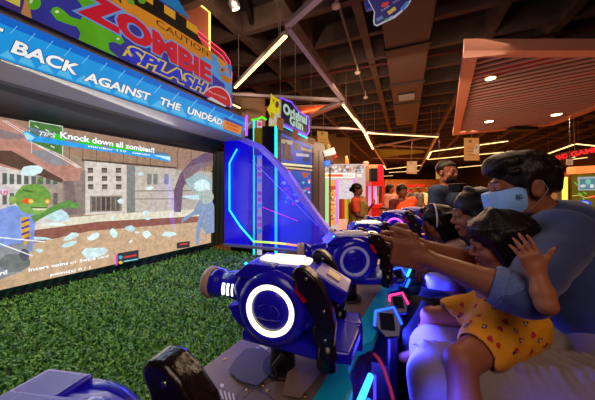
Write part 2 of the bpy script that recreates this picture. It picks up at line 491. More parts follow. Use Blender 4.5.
# linear lights and their aluminium profiles, all in one plane
ZL = 2.80
m_led = mat('led diffuser', '#fff0c8', 0.4, emit='#ffd98a', strength=3.2)
m_al = mat('aluminium profile', '#b8aab2', 0.4, metal=0.4)
def bar(p, q, w=0.03, h=0.03): 
    d = (q-p); return MB().obox((p+q)/2, d/2, d.cross(Z).normalized()*w/2*1.0, Z*h/2)
LED = [((235, 88), (286, 36)), ((343, 105), (364.5, 133)), ((365.5, 134.5), (373, 149)), ((367, 133.3), (438, 137)),
       ((431.5, 151.6), (508, 141.2)), ((427.2, 159), (430.8, 152)), ((428, 159.6), (504, 152.2)),
       ((383.5, 165.5), (386, 169.5)), ((387, 169.3), (421, 165.4)), ((389, 172.6), (419, 170.7)), ((384, 176.2), (393, 175.6)),
       ((458, 167.7), (483, 165.2)), ((546, 154.5), (574, 144.5)), ((576, 144), (600, 146.4)), ((546, 160.5), (575, 157)),
       ((573, 159.3), (587, 157.5)), ((228, 102.5), (240, 108))]
LAB = ['diagonal glowing light bar beside the top of the big game sign', 'glowing light bar running down the grey diagonal profile',
       'short lower light bar on the grey diagonal profile', 'long level glowing light bar in the middle of the ceiling',
       'glowing light bar ending under the left corner of the slatted canopy', 'very short upright light bar joining two longer bars',
       'lower of two long light bars left of the man', 'tiny glowing light bar above the red lamp column',
       'far light bar crossing above the small orange placard', 'far reddish light bar behind the small orange placard',
       'shortest far light bar right of the red lamp column', 'light bar just left of the masked man behind the hanging placard',
       'slanting light bar just right of the masked man', 'light bar running out of the right edge of the photo',
       'light bar behind the red sign letters', 'short light bar below the red sign letters', 'short light bar seen right of the game sign edge']
for (a, b), lb in zip(LED, LAB):
    p, q = PZ(*a, ZL), PZ(*b, ZL); Yd = (p.y+q.y)/2
    wd = 0.030 if Yd < 7 else 0.05
    o = thing('light_bar', lb, 'light', (p+q)/2, 'linear lights under the ceiling')
    bar(p+Z*.025, q+Z*.025, wd*1.5, .04).build('housing', m_al, o)
    bar(p-Z*.0, q-Z*.0, wd, .012).build('diffuser', m_led, o)
    for f_ in (.1, .9): r_ = p+(q-p)*f_; m = MB(); m.cyl(r_+Z*.04, r_+Z*.70, .003, seg=6); m.build('hanger', m_al, o)
PROF = [((334, -6), (287, 34)), ((287, 34), (343, 105)), ((226, 99.5), (343, 105)), ((343, 105), (311, 118)), ((306, 130.5), (365, 132.5)),
        ((373, 149), (386, 168)), ((438, 137), (419, 172)), ((374, 149), (437, 138)), ((372, 160), (430, 160)), ((380, 147), (432, 150))]
for a, b in PROF:
    p, q = PZ(*a, ZL), PZ(*b, ZL)
    o = bar(p+Z*.075, q+Z*.075, .055 if a[1] < 50 else .07, .04).build('ceiling_profile', m_al)
    tag(o, 'unlit grey aluminium profile hung below the ceiling', 'profile', 'unlit profiles joining the light bars')
# orange lit strip over the neighbouring machine
o = bar(PZ(302, 112.5, ZL+.1), PZ(331, 106, ZL+.1), .05, .03).build('light_bar', glow('red orange strip', '#ff5a2a', 3))
tag(o, 'red orange glowing strip above the neighbouring game sign', 'light')
m = MB(); m.prism([PZ(312, 118, 2.95), PZ(343, 105, 2.95), PZ(245, 108, 2.95)], Z*.02)
tag(m.build('ceiling_panel', mat('panel tan', '#b58a6c', .7)), 'triangular tan panel hung behind the neighbouring game sign', 'panel')
tag(MB().prism([PZ(377, 149, 3.0), PZ(378, 158, 3.0), PZ(425, 152.5, 3.0), PZ(423, 150.5, 3.0)], Z*.02).build('ceiling_panel', mat('green panel', '#6b7a30', .7)),
    'olive green panel hung in the middle of the far ceiling', 'panel')

# slatted canopy with downlights
cz = 2.60
cn = thing('slatted_canopy', 'large pink-framed ceiling canopy with red and brown slats at top right', 'canopy', (3.0, 3.4, cz))
PA = PZ(464, 50.5, cz); PB = PZ(452.8, 135.6, cz); PC = PZ(553.5, 125.5, cz); PD = PZ(595, 110.4, cz); PE = PD+(PD-PC)*2.0; PE = V3((PE.x, PA.y, cz)); 
outer = [PA, PB, PC, PD, PE]
cen = sum(outer, V3())/5
def inset(poly, w):
    n_ = len(poly); out = []
    for i in range(n_):
        a_, b_, c_ = poly[i-1], poly[i], poly[(i+1) % n_]
        d1 = (b_-a_).normalized(); d2 = (c_-b_).normalized()
        n1 = V3((-d1.y, d1.x, 0)); n2 = V3((-d2.y, d2.x, 0))
        if n1.dot(cen-b_) < 0: n1 = -n1
        if n2.dot(cen-b_) < 0: n2 = -n2
        bis = (n1+n2); q = bis/max(bis.length_squared/2, .3); out.append(b_+q*w)
    return out
inner = inset(outer, 0.11)
m_frame = mat('canopy frame', '#c98b76', 0.6)
m = MB()
for i in range(5):
    j = (i+1) % 5; m.prism([outer[i], outer[j], inner[j], inner[i]], Z*.10)
m.build('canopy_frame', m_frame, cn)
m = MB(); m.prism([p+Z*.07 for p in inset(outer, .05)], Z*.02); m.build('backing_board', mat('canopy red', '#7c0f1c', .7), cn)
sd = V3((-.79, .613, 0)).normalized(); sn = V3((sd.y, -sd.x, 0))
rr = random.Random(3); slats = 0; t_ = -3.4
def clip_poly_line(p, d, poly):
    ts_ = []
    for i in range(len(poly)):
        a_, b_ = poly[i], poly[(i+1) % len(poly)]; e = b_-a_
        den = d.x*e.y-d.y*e.x
        if abs(den) < 1e-9: continue
        s_ = ((a_.x-p.x)*e.y-(a_.y-p.y)*e.x)/den; u_ = ((a_.x-p.x)*d.y-(a_.y-p.y)*d.x)/den
        if 0 <= u_ <= 1: ts_.append(s_)
    return (min(ts_), max(ts_)) if len(ts_) >= 2 else None
ms = [mat('slat brown', '#543234', .7), mat('slat dusk', '#46282c', .7), mat('slat red', '#8c0418', .7), mat('slat light', '#d0a494', .5)]
for i in range(60):
    t_ += 0.118
    r = clip_poly_line(cen+sn*t_, sd, inset(outer, .09))
    if r and r[1]-r[0] > .1:
        p, q = cen+sn*t_+sd*r[0], cen+sn*t_+sd*r[1]
        b_ = MB().obox((p+q)/2+Z*.052, (q-p)/2, sn*.057, Z*.010)
        b_.build('slat', ms[2 if i % 6 in (1,) or i % 9 in (4, 5) else i % 2], cn)
        MB().obox((p+q)/2+Z*.034-sn*.045, (q-p)/2, sn*.006, Z*.012).build('slat_rib', ms[3], cn)
for px, py in ((490.5, 77.5), (489, 121), (556.5, 114)):
    p = PZ(px, py, cz+.02)
    o = thing('downlight', {490.5: 'recessed downlight nearest the front corner of the slatted canopy', 489: 'recessed downlight at the far left of the slatted canopy', 556.5: 'recessed downlight on the right of the slatted canopy'}[px], 'light', p, 'downlights in the canopy')
    r_ = 0.045 if py < 100 else .06
    MB().lathe(p-Z*.01, Z, [(0, r_*1.1), (.004, r_*1.25), (.02, r_*1.25)], seg=20).build('trim_ring', mat('lamp trim', '#e0b090', .4), o)
    MB().cyl(p-Z*.014, p-Z*.009, r_, seg=20).build('lamp_lens', glow('downlight lens', '#fff0c0', 9), o)
    l = area('downlight_lamp', p-Z*.03, .08, 9, (1, .75, .5))
b_ = PZ(522, 129, cz-.02)
tag(MB().obox(b_, V3((.22, 0, 0)), V3((0, .1, 0)), Z*.03, .01).build('air_diffuser', m_black), 'small black ceiling unit at the far edge of the slatted canopy', 'vent')

# hanging blue sponsor board
hb = thing('hanging_sign', 'dark blue rounded board with small logos hanging at the top', 'sign', PY(383, 10, 2.2))
cv = Canvas(PY(383, 10, 2.2), V3((-.15, -1, -.25)))
out = [(352, -30), (420, -30), (411, 1), (408, 6), (402, 12), (395, 18), (384, 23), (377, 26.5), (374, 25), (373, 21), (374, 12)]
cv.poly(out, '#d0c8d8')
cv.poly([(353, -30), (419, -30), (410, 0), (406, 5), (400, 11), (393, 16.5), (383, 21.5), (377, 24.8), (375, 24), (374.5, 20), (375, 12)], '#1c1a6a')
cv.ell(385, 4.5, 4.2, 2.2, '#e02a3a', a=-.5)
cv.poly([(387, 12), (394.5, 6.5), (396.5, 9.5), (389, 15)], '#d8b040')
cv.text('SUPER', (381.5, 11.5), (390, 6.5), 1.6, '#c8c8e8'); cv.text('GAMES', (393, 4), (400, 0), 2.2, '#cfa0b0')
cv.poly([(376, 19), (382, 15.5), (383.5, 18.5), (377, 22)], '#5a7aa0'); cv.poly([(384, 20), (387, 17.5), (389, 19), (386, 21)], '#4a9a60')
cv.poly([(389, 17.5), (393, 15.5), (394, 17.5), (390, 19.5)], '#a0b0c8'); cv.poly([(400, 9), (407, 1), (409, 3), (403, 11)], '#4a80c8')
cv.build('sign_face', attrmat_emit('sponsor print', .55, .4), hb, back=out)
MB().cyl(PY(395, -20, 2.2), PY(395, -20, 2.2)+Z*1.1, .004).build('hanging_wire', m_grey, hb)
tag(MB().obox(PY(371, 5, 2.32), V3((.05, 0, .01)), V3((0, .02, 0)), V3((-.01, 0, .04))).build('hanging_sign', mat('sign back blue', '#3c4aa0', .5, emit='#3c4aa0', strength=.3)), 'small blue board corner hanging behind the rounded sponsor board', 'sign')
# ================================================================= the shooting game cabinet
NS = PN(211, 153.6, 0).dot(N) if False else -1.984
US = 1.79                                       # plane of the far side panel
ZD = 1.05                                       # deck
ZG = 0.83                                       # turf
m_cab = mat('cabinet black', '#0d0d16', 0.35)
m_blue = mat('gun blue plastic', '#1a14c4', 0.26, coat=0.3, spec=0.4)
m_gray = mat('cabinet grey', '#88828a', 0.5, noise=.06, nscale=8)
m_disp = attrmat_emit('display glow', 1.12, .06, noise=.20, nscale=38)
m_back = attrmat_emit('backlit print', 0.85, .45, noise=.05, nscale=14)
m_back.node_tree.nodes['Principled BSDF'].inputs['Specular IOR Level'].default_value = .15
m_back2 = attrmat_emit('header print', 0.62, .45, noise=.12, nscale=9)
m_back2.node_tree.nodes['Principled BSDF'].inputs['Specular IOR Level'].default_value = .2
m_print = mat('print', '#888888', .4, attr=True)
cab = thing('shooting_game_cabinet', 'huge blue arcade shooting game with zombie sign, wide display and turf bed', 'arcade machine', M(.9, -1.2, 0))

# display
SO = M(0.5, NS, 1.3)
cv = Canvas(SO, N)
s0, s1, s2, s3 = (-60, 107.3), (211, 153.6), (211, 242.5), (-60, 303.5)
cv.poly([s0, s1, s2, s3], '#9a8472')
P = cv.poly
P([(-60, 225), (20, 222), (110, 214), (211, 208), (211, 216), (100, 222), (20, 233), (-60, 250)], '#dcd6be')      # kerb
P([(-60, 250), (20, 232), (100, 221.5), (211, 215.5), (211, 221), (90, 231), (-60, 262)], '#8d5a4a')
P([(-60, 262), (20, 246), (90, 231), (211, 221), (211, 242.5), (-60, 303.5)], '#c4a584')
P([(-60, 150), (10, 158), (62, 168), (62, 222), (-60, 232)], '#cfc6c2')                                           # left building
P([(34, 163), (62, 170), (62, 214), (34, 216)], '#a39386')
for i in range(9):
    x = -5+i*7.2
    P([(x, 172+i*.8), (x+4.6, 172.6+i*.8), (x+4.6, 184), (x, 184.5)], '#59645c'); 
    P([(x, 193), (x+4.6, 193), (x+4.6, 204), (x, 205)], '#66605c')
P([(0, 189), (9, 189), (9, 195), (0, 195)], '#d8c0d0'); cv.text('US', (0, 194.5), (8, 194.5), 4, '#b03060', off=.02)
P([(84, 160), (126, 165), (126, 213), (84, 215)], '#cfc6bc')                                                       # middle building
for r in range(3):
    for c_ in range(3):
        x, y = 87+c_*14, 168+r*8.2
        P([(x, y), (x+5.5, y), (x+5.5, y+5), (x, y+5)], '#74685e'); P([(x, y), (x+5.5, y), (x+5.5, y+1.4), (x, y+1.4)], '#3c3630')
P([(89, 196), (121, 195.5), (121, 211), (89, 212)], '#8d8274')
for c_ in range(6): P([(91+c_*4.8, 197), (94.6+c_*4.8, 197), (94.6+c_*4.8, 210.5), (91+c_*4.8, 210.8)], '#4a4440' if c_ in (2, 3) else '#635a52')
P([(126, 165), (134, 166), (134, 212), (126, 213)], '#7e8480')
P([(134, 166), (175, 169), (175, 210), (134, 212)], '#bdb3a6')
for x in (146, 152, 163): P([(x, 174), (x+4.5, 174), (x+4.5, 184.5), (x, 184.5)], '#7d8078')
P([(175, 170), (211, 172), (211, 209), (175, 210)], '#b5aaa0')
for y in (191, 199): cv.line([(134, y), (211, y-.5)], 1, '#857868')
P([(62, 176), (84, 170), (84, 214), (62, 216)], '#8c7c76'); P([(62, 180), (72, 176), (76, 214), (66, 215)], '#7a6a68')       # pier
P([(-60, 107.3), (211, 153.6), (211, 171), (85, 160), (60, 150), (20, 128), (-60, 118)], '#9b7d66')                # overhead deck
for i in range(11):
    x = 68+i*13.5; cv.line([(x, 137+i*1.6), (x, 161+i*1)], .8, '#6b5444')
cv.line([(80, 160), (150, 166), (175, 168)], 1.6, '#4e4038')
P([(-60, 112), (8, 121), (22, 128), (80, 168), (78, 181), (60, 181), (-60, 152)], '#b78476')                       # sloping deck left
P([(-60, 150), (10, 151), (62, 180), (60, 183), (0, 164), (-60, 162)], '#5c4438')
for a, b in (((4, 121), (80, 168)), ((1, 121), (76, 168))): cv.line([a, b], .8, '#e0d0c4')
P([(-30, 122), (20, 135), (24, 139), (10, 140), (-30, 136)], '#8d7a7a')
P([(28, 121), (61, 127), (61, 156), (28, 142)], '#4e7a3e'); cv.line([(28, 121), (61, 127), (61, 156), (28, 142), (28, 121)], .8, '#cfd8c8')
for q in ((33, 126), (44, 130), (52, 133), (38, 137), (49, 146)): cv.line([q, (q[0]+4, q[1]+2.5)], 1, '#d8e4d0')
P([(28, 150), (50, 151), (66, 165), (50, 166), (30, 153)], '#8e8a90'); cv.line([(30, 141), (30, 154)], .8, '#c8c8d0'); cv.line([(36, 146), (78, 168)], .8, '#dcd6d0')
P([(172, 212), (172, 190), (178, 174), (190, 160), (203, 153), (211, 153.6), (211, 161), (200, 166), (188, 175), (181, 188), (179, 212)], '#6e5668')
P([(181, 172), (188, 166), (200, 163), (211, 161), (211, 166), (200, 168), (190, 176), (184, 186)], '#836c70')
P([(183, 180), (196, 173), (209, 178), (210, 190), (200, 196), (188, 190)], '#9fb4b4')
# tips ribbon
P([(22, 127), (30, 128.5), (90, 141.5), (165, 153), (168, 158), (166, 160), (100, 146), (40, 138)], '#6f7888')
for x0, x1 in ((51, 63), (77, 100), (107, 128), (112, 142)): P([(x0, 134+(x0-51)*.17), (x1, 134+(x1-51)*.17), (x1, 140+(x1-51)*.15), (x0, 140+(x0-51)*.15)], '#36c81e')
P([(21, 133), (25, 131), (36, 137), (90, 146), (150, 154), (167, 156), (169, 159), (167, 162), (150, 158.5), (90, 150), (34, 142), (26, 142)], '#2f9be6')
P([(22, 134), (25, 133), (33, 138), (30, 141), (25, 140)], '#9fd8f8'); P([(150, 155), (168, 157), (168, 161)], '#c0e8fa')
cv.text('TIPS', (37, 136), (54, 138.4), 4.4, '#e8efe8', shear=.3, off=.01)
cv.text('Knock down all zombies!!', (58, 138.2), (152, 153.0), 6.2, '#ffffff', off=.035, outline='#2c4a2c', ow=.03)
cv.text('number 110   coming', (86, 147.4), (148, 156.2), 2.2, '#ffffff', off=.02)
# ice splinters
for i, (x, y, rx, ry, a) in enumerate(((29, 171, 11, 5.5, -.2), (55, 215, 14, 6, .05), (52, 224, 10, 1.6, 0), (69, 236, 9, 3, -.35), (67, 244, 9, 2.4, -.3),
        (91, 236, 6, 3, -.35), (111, 233, 3.5, 5, -.3), (128, 228, 5.5, 3.2, .1), (144, 234, 4.2, 4, -.5), (92, 252, 14, 5.5, -.15), (37, 250, 3.6, 2.2, 0),
        (118, 201, 3, 2.4, 0), (143, 213, 3.5, 2.5, 0), (145, 218, 3, 1.6, 0), (110, 218, 1.6, 2, 0), (166, 234, 7, 2.6, 0), (138, 174, 3, 2, 0), (147, 188, 4, 1.8, -.3),
        (200, 186, 9, 7, 0), (193, 197, 12, 2.5, 0), (134, 232, 2, 1, 0), (128, 241, 2.4, 1.2, -.8), (20, 237, 26, 2, .06))):
    cv.ell(x, y, rx, ry, ['#cfe9ea', '#bfdfe4', '#dcefef'][i % 3], 9, a, wob=.22, seed=i)
# a green ghoul in a blue shirt, and a second one far right
P([(-20, 214), (12, 205), (30, 212), (33, 222), (30, 250), (6, 262), (-20, 270)], '#7f97d8'); P([(-20, 250), (28, 240), (26, 256), (20, 270), (-20, 285)], '#8c8f96')
cv.ell(12, 262, 15, 9, '#6e7674', wob=.1); cv.ell(22, 254, 5, 6, '#575566')
P([(18, 217), (26, 216), (28, 236), (23, 246), (19, 236)], '#caa23c')
for i in range(4): cv.line([(19, 222+i*6), (27, 219+i*6)], 2, '#5a3a8a')
P([(28, 216), (44, 209), (56, 203), (66, 200), (77, 205), (70, 208), (60, 208), (46, 214), (32, 222)], '#5f8f46')
for q in ((76, 203), (78, 206), (74, 208)): cv.line([(68, 205), q], 1.6, '#6a9a50')
cv.ell(30, 198, 18, 14, '#6f9a44', wob=.04); cv.ell(31, 208, 14, 6, '#7ca850'); cv.ell(10, 200, 4, 4, '#8aa858'); cv.line([(34, 187), (36, 178), (40, 181)], 1.6, '#5f8f3a'); cv.line([(20, 190), (30, 192)], 1.5, '#3f6a2c')
cv.ell(25, 201, 6, 2.8, '#e0602a'); cv.ell(28, 201, 2.6, 2, '#f0d070'); cv.ell(44.5, 201.5, 2.6, 2.6, '#f09040'); cv.ell(44.5, 201.5, 1.2, 1.2, '#f8e090')
cv.line([(28, 207.5), (44, 207.5)], 1, '#38502a'); P([(29, 208), (44, 208), (42, 210), (31, 210)], '#e0d8b0')
for a in (((-10, 236), (42, 241)), ((-10, 240), (30, 255))): cv.line([a[0], a[1]], 1.2, '#e8eef4')
P([(196, 200), (208, 198), (211, 206), (211, 232), (203, 234), (198, 226), (195, 244), (192, 244), (193, 226), (196, 214), (188, 216), (178, 223), (178, 219), (190, 211)], '#8798b4')
cv.ell(203, 197, 7, 7, '#a9b4ac', wob=.1)
cv.text('Insert coins or Swipe card', (25.5, 270.3), (105, 256.2), 3.6, '#ffffff', off=.03, outline='#5a4636', ow=.02)
cv.text('point(s) 0 / 1', (47, 274.8), (87, 267.6), 3.2, '#ffffff', off=.03, outline='#5a4636', ow=.02)
cv.text('Card', (-14, 276), (4.5, 272.5), 4.4, '#ffffff', off=.03)
P([(112, 254), (114, 253.8), (114, 264), (112, 264.5)], '#d84ad0'); P([(114, 252.5), (135, 249), (135, 259.5), (114, 263)], '#34343c')
cv.line([(120, 256.5), (133, 254.3)], 1.6, '#d83a3a'); cv.ell(117, 256.5, 1.8, 1.8, '#40c0c0'); cv.ell(117, 261.5, 2, 1.6, '#e0c040'); cv.line([(120, 260.5), (134, 258.2)], .9, '#80e0f0')
P([(173, 242), (186, 240.5), (186, 246.5), (173, 248)], '#34343c'); cv.line([(176, 244), (184, 243)], 1.6, '#d83a3a')
scr = cv.build('display_screen', m_disp, cab, back=[s0, s1, s2, s3])
# bezel strips with hazard stripes
def strip(pix, name, c1='#10211f', c2='#1a4438', nst=26):
    c = Canvas(M(0, NS+.012, 1.3), N); c.poly(pix, c1)
    (a0, a1, b1, b0) = pix
    for i in range(nst):
        t0, t1 = (i+.05)/nst, (i+.5)/nst
        f = lambda p, q, t: (p[0]+(q[0]-p[0])*t, p[1]+(q[1]-p[1])*t)
        c.poly([f(a0, a1, t0+.5/nst), f(a0, a1, min(1, t1+.5/nst)), f(b0, b1, t1), f(b0, b1, t0)], c2, i == 0)
    return c.build(name, mat('bezel print', '#888', .3, attr=True), cab)
strip([(-60, 303.5), (212, 242.6), (213, 246.5), (-60, 312)], 'display_bezel')
strip([(211, 151), (224, 152), (224, 244), (211, 246)], 'display_bezel', nst=3)
MB().mbox(-.45, US, NS-.25, NS-.006, ZG-.1, 1.9).build('display_cabinet', m_cab, cab)
MB().mbox(-.45, US, NS-.006, NS+.02, ZG-.05, PN(211, 246.5, NS+.012).z-.002, .003).build('lower_trim', m_cab, cab)

# marquee: plan line slightly angled against the display
ZM0, ZM1 = 1.883, 2.05
m0, m1 = PZ(0, 59, ZM0), PZ(241, 138, ZM0)
MD = V3((m1.x-m0.x, m1.y-m0.y, 0)).normalized(); MN = V3((MD.y, -MD.x, 0))
mL = m0-MD*.75; mR = m1+MD*.06
MB().prism([mL, mR, mR-MN*.27, mL-MN*.27], Z*(ZM1-ZM0+.03)).build('canopy_housing', m_gray, cab)
# recessed sloping panel between canopy and display, with faint stripes
bL, bR = mL-MN*.25, mR-MN*.25
tl, tr = M(-.45, NS+.01, PN(-60, 107.3, NS).z), PN(224, 155.3, NS+.01); 
tz = PN(100, 134.5, NS).z; tl = M(-.45, NS+.01, tz); tr = M(US-.01, NS+.01, tz)
MB().prism([bL, bR, tr, tl], Z*.01).build('recess_panel', mat('recess stripes', '#0a1020', .5, noise=.6, nscale=7, stretch=(1, 1, .3)), cab)
cv = Canvas(m0+MN*.004, MN)
E = [(-170, -60), (246, 120), (241, 137.6), (-170, 2.5)]
E = [(-170, -59.7), (246.5, 119.0), (241.5, 137.3), (-170, 2.8)]
cv.poly(E, '#1d9be8')
cv.poly([(-170, -59.7), (246.5, 119.0), (245, 122.5), (-170, -46)], '#0a6ad0')
for i in range(13):
    x = -20+i*19; y = 59+.328*(x); cv.poly([(x, y-3), (x+9, y+.2-(9 if i % 2 else 13)), (x+17, y+3)], '#58c0f4', i == 0)
for i in range(14):
    x = 10+i*18; y0 = 18+.41*x; cv.line([(x, y0+12), (x+7, y0+4)], .7, '#7fd4fa', i == 0)
tx = lambda s_, a, b, h: cv.text(s_, a, b, h, '#ffffff', off=.035, shear=.25, outline='#14205a', ow=.03)
tx('FIGHT', (-100, 8), (4, 44.5), 19); tx('BACK', (10, 51.5), (79, 76), 13.5)
tx('AGAINST', (83, 80.0), (151, 101.5), 9.5); tx('THE', (160, 104.2), (181, 111.5), 7.5); tx('UNDEAD!', (187, 113.2), (224, 126.2), 7)
cv.poly([(224, 117), (243, 125), (241, 136), (223, 129.5)], '#3a4ab0'); cv.poly([(223, 119.5), (242, 127), (240, 135), (222, 128.5)], '#e08a3a')
cv.text('INSERT', (226, 124), (239, 129), 2.2, '#c02020', off=.03); cv.text('COIN', (227, 128), (237, 132), 2.2, '#c02020', off=.03)
cv.build('marquee_light_panel', m_back, cab, back=E)
m = MB(); m.cyl(PZ(244.5, 136, 1.87)+MN*.02, PZ(244.5, 136, 1.87)+MN*.02+Z*.17, .011, seg=10)
m.build('neon_rod', glow('violet neon', '#9a4af8', 1.6), cab)
# upper sign
sL, sR = m0-MD*.75, PZ(233, 112, 2.05)
sR = m0+MD*((sR-m0).dot(MD))
ub = V3((0, 0, ZM1+.015))
m = MB(); m.prism([V3((mL.x, mL.y, ZM1+.03)), V3((mR.x, mR.y, ZM1+.03))-MD*.05, V3((mR.x, mR.y, ZM1+.03))-MN*.2-MD*.05, V3((mL.x, mL.y, ZM1+.03))-MN*.2], Z*.03, .004)
m.build('sign_ledge', mat('brown trim', '#4a352a', .5), cab)
cv = Canvas(m0+MN*.022, MN)
O_ = [(-170, -72), (233, 109.5), (232, 90), (230.5, 77), (226, 68), (214, 56), (200, 46), (190, 25), (150, -12), (60, -90), (-170, -230)]
cv.poly(O_, '#37369c')
p = cv.poly
p([(0, -60), (60, -60), (100, -8), (232, 66), (231, 84), (214, 74), (96, 2)], '#3f82c8')
p([(88, -16), (118, -6), (160, 18), (200, 43), (226, 63), (231, 80), (228, 84), (205, 62), (160, 37), (100, 1)], '#e08a20')
p([(100, -30), (137, -5), (197, 34), (203, 46), (160, 19), (112, -8)], '#15110c')
L0 = lambda x: -30+(x-100)*.66                       # lower edge of the chequer row
for i in range(8):
    x = 108+i*11.2; h_ = 9.5-i*.35
    p([(x, L0(x)+.5), (x+11.2, L0(x+11.2)+.5), (x+11.2, L0(x+11.2)-h_), (x, L0(x)-h_)], '#e2a024' if i % 2 else '#15110c', i == 0)
p([(120, -50), (170, -14), (190, 20), (166, 4), (120, -27)], '#1f78b0')
cv.text('CAUTION', (52, -38), (121, 3.5), 11, '#1c1408', off=.0)
cv.text('CAUTION', (156, 25.2), (208, 56.5), 6.8, '#1c1408', off=.0)
p([(224, 84), (214, 76), (205, 66), (200, 60), (204, 56), (212, 62), (211, 54), (216, 56), (220, 66), (226, 66), (226, 72), (231, 77), (232, 90), (231, 96), (225, 91)], '#5c9cdc')
p([(220, 74), (226, 76), (232.5, 80), (229, 84), (222, 80)], '#d07a20'); cv.ell(222, 70, 2.6, 3, '#d07a20'); cv.ell(222, 70, 1, 1.2, '#20304a')
# slime
G = '#5fb41c'
p([(50, 12), (52, 8), (57, 7), (62, 10), (70, 17), (80, 20), (84, 12), (80, 4), (70, -8), (92, -14), (96, 2), (99, 16), (105, 28), (112, 33), (121, 37), (124, 42), (120, 45), (113, 42), (108, 43), (109, 50), (118, 57.5), (104, 51.5), (78, 39.8), (80, 33), (76, 27), (66, 24), (56, 20)], G)
cv.ell(56.5, 12, 2, 1.4, '#e8f8d0'); cv.ell(117.5, 39, 1.6, 1.1, '#e8f8d0')
cv.ell(33, 3, 7.5, 7, G, a=.6); cv.ell(30.5, 1.5, 1.6, 2.6, '#d8f0b8', a=.4)
for x, y in ((130, 2), (141, 1)): cv.ell(x, y, 4, 2.8, '#6aa02a', a=.5)
p([(-60, -50), (24, -10), (21, 14), (-60, -25)], '#4b2c78'); p([(-60, -44), (20, -6), (19, 7.5), (-60, -30)], '#e2cf4a')
p([(24, -4), (29, 8), (31, 19), (26, 17), (20, 14), (23, 4)], '#c88a4a')
cv.text('ZOMBIE', (76, 10), (211, 82.5), 27, '#d8142e', off=.06, outline='#6fa0e0', ow=.045)
cv.text('SPLASH', (124, 57.5), (207, 94.5), 14.5, '#1c34d8', off=.045, shear=.3, outline='#f0d040', ow=.07)
rc = [(200+16*math.cos(t)+15, 104+18*math.sin(t)) for t in [2*PI*i/24 for i in range(24)]]
rb = []
for x, y in rc:
    lim = 109.5-(233-x)*.45-1; rb.append((min(x, 232), min(y, lim)))
p(rb, '#e0c8d0'); p([(215+(x-215)*.92, min(104+(y-104)*.92, y if y > 100 else 999)) for x, y in rb], '#d81c30')
cv.text('PLAYERS', (208, 92.5), (226, 100), 2, '#f4d8d8'); p([(206, 99), (210, 97), (226, 106.5), (224, 107)], '#e8d8e0')
cv.build('header_sign', m_back2, cab, back=O_)
m = MB(); m.prism([sL-MN*.02+Z*(ZM1+.05-sL.z), V3((sR.x, sR.y, ZM1+.05))-MN*.02-MD*.02, V3((sR.x, sR.y, ZM1+.05))-MN*.18-MD*.02, sL-MN*.18+Z*(ZM1+.05-sL.z)], Z*.2)
m.build('sign_body', mat('sign body', '#2a2a6a', .5), cab)
# pink edge-lit acrylic topper
hs = Canvas(m0-MN*.02, MN)
q = [hs.w(*hs.hit(*a)) for a in [(189.5, 24), (206, 37.5), (224, 52), (230, 61), (232, 74), (231.5, 86)]]
q2 = [hs.w(*hs.hit(*a)) for a in [(192, 31), (206, 42.5), (222, 56), (227, 63), (229, 74)]]
m = MB(); m.tube(q, .0025, 6); m.tube(q2, .0022, 6); m.build('neon_edge', glow('pink neon', '#ff4a78', 1.5), cab)
pk = mat('pink acrylic', '#ff5a80', .15, alpha=.35)
MB().prism([hs.w(*hs.hit(*a)) for a in [(189.5, 24), (224, 52), (230, 61), (232, 74), (228, 80), (197, 43)]], MN*-.004).build('acrylic_topper', pk, cab)

# far side panel: dark blue sheet, glowing frame and clear blue guard
edge = [(224.5, 146), (241, 141.5), (250, 147), (262, 152), (280, 168), (296, 190), (309, 209), (321, 225), (332, 236), (338, 246), (318, 252), (300, 251), (262, 247.5), (224.5, 244)]
P3 = [PU(x, y, US) for x, y in edge]
m_guard = mat('blue acrylic guard', '#2416e0', .08, alpha=.40, emit='#1a10e8', strength=.38, noise=.3, nscale=5)
m_solid = mat('blue side sheet', '#0a08c0', .25, emit='#0c06e0', strength=.55)
MB().prism([PU(x, y, US+.002) for x, y in [(224.5, 138), (241, 139), (250, 143), (249, 180), (247, 246.3), (224.5, 244)]], U*.01).build('side_sheet', m_solid, cab)
MB().prism([PU(x, y, US) for x, y in [(249.2, 143), (260, 147), (273, 159), (288, 176), (303, 198), (318, 219), (332, 236), (338, 246), (318, 252), (300, 251), (262, 247.5), (247, 246.3)]], U*.006).build('guard_sheet', m_guard, cab)
m = MB()
fr = [(224.5, 135), (243, 139.5), (260, 147), (273, 159), (288, 175.5), (303, 197.5), (318, 218), (331, 235)]
pts = [PU(x, y, US-.01) for x, y in fr]
for a, b in zip(pts[:-1], pts[1:]):
    d_ = (b-a); m.obox((a+b)/2, d_*.52, U*.03, d_.cross(U).normalized()*.022, .004)
m.build('guard_frame', mat('violet frame', '#6a58d8', .3, emit='#5a48f0', strength=.35), cab)
m = MB(); a, b = PU(224, 244.5, US-.012), PU(320, 253, US-.012); m.obox((a+b)/2, (b-a)/2, U*.02, Z*.012, .003)
m.build('panel_sill', mat('sill violet', '#6a6aa0', .3), cab)
def led(pix, cols, r, name='led_or_reflection', u=US-.016, st=1.5):
    me = MB(); 
    mats_ = []
    for i, c in enumerate(cols):
        me.mi = i; mats_.append(glow('led '+c, c, st)); me.tube([PU(*pix[i], u), PU(*pix[i+1], u)], r, 8)
    return me.build(name, mats_, cab)
led([(237, 149), (229.5, 163), (229.5, 210), (240, 226), (253.5, 241.5), (270, 242.6), (286, 244), (300, 246)], ['#30c0ff', '#20d8ff', '#20e0f0', '#30e8b0', '#a8f040', '#f0e040', '#ff9040'], .008)
led([(262, 207), (298, 221)], ['#ff30c0'], .0016, st=.8); led([(252, 160), (318, 226)], ['#8a80ff'], .0016, st=.7)  # thin glowing tubes drawn for the reflections crossing the panel
led([(270, 160), (322, 222)], ['#7a70ff'], .0012, st=.6)  # another reflection line, also built as a glowing tube
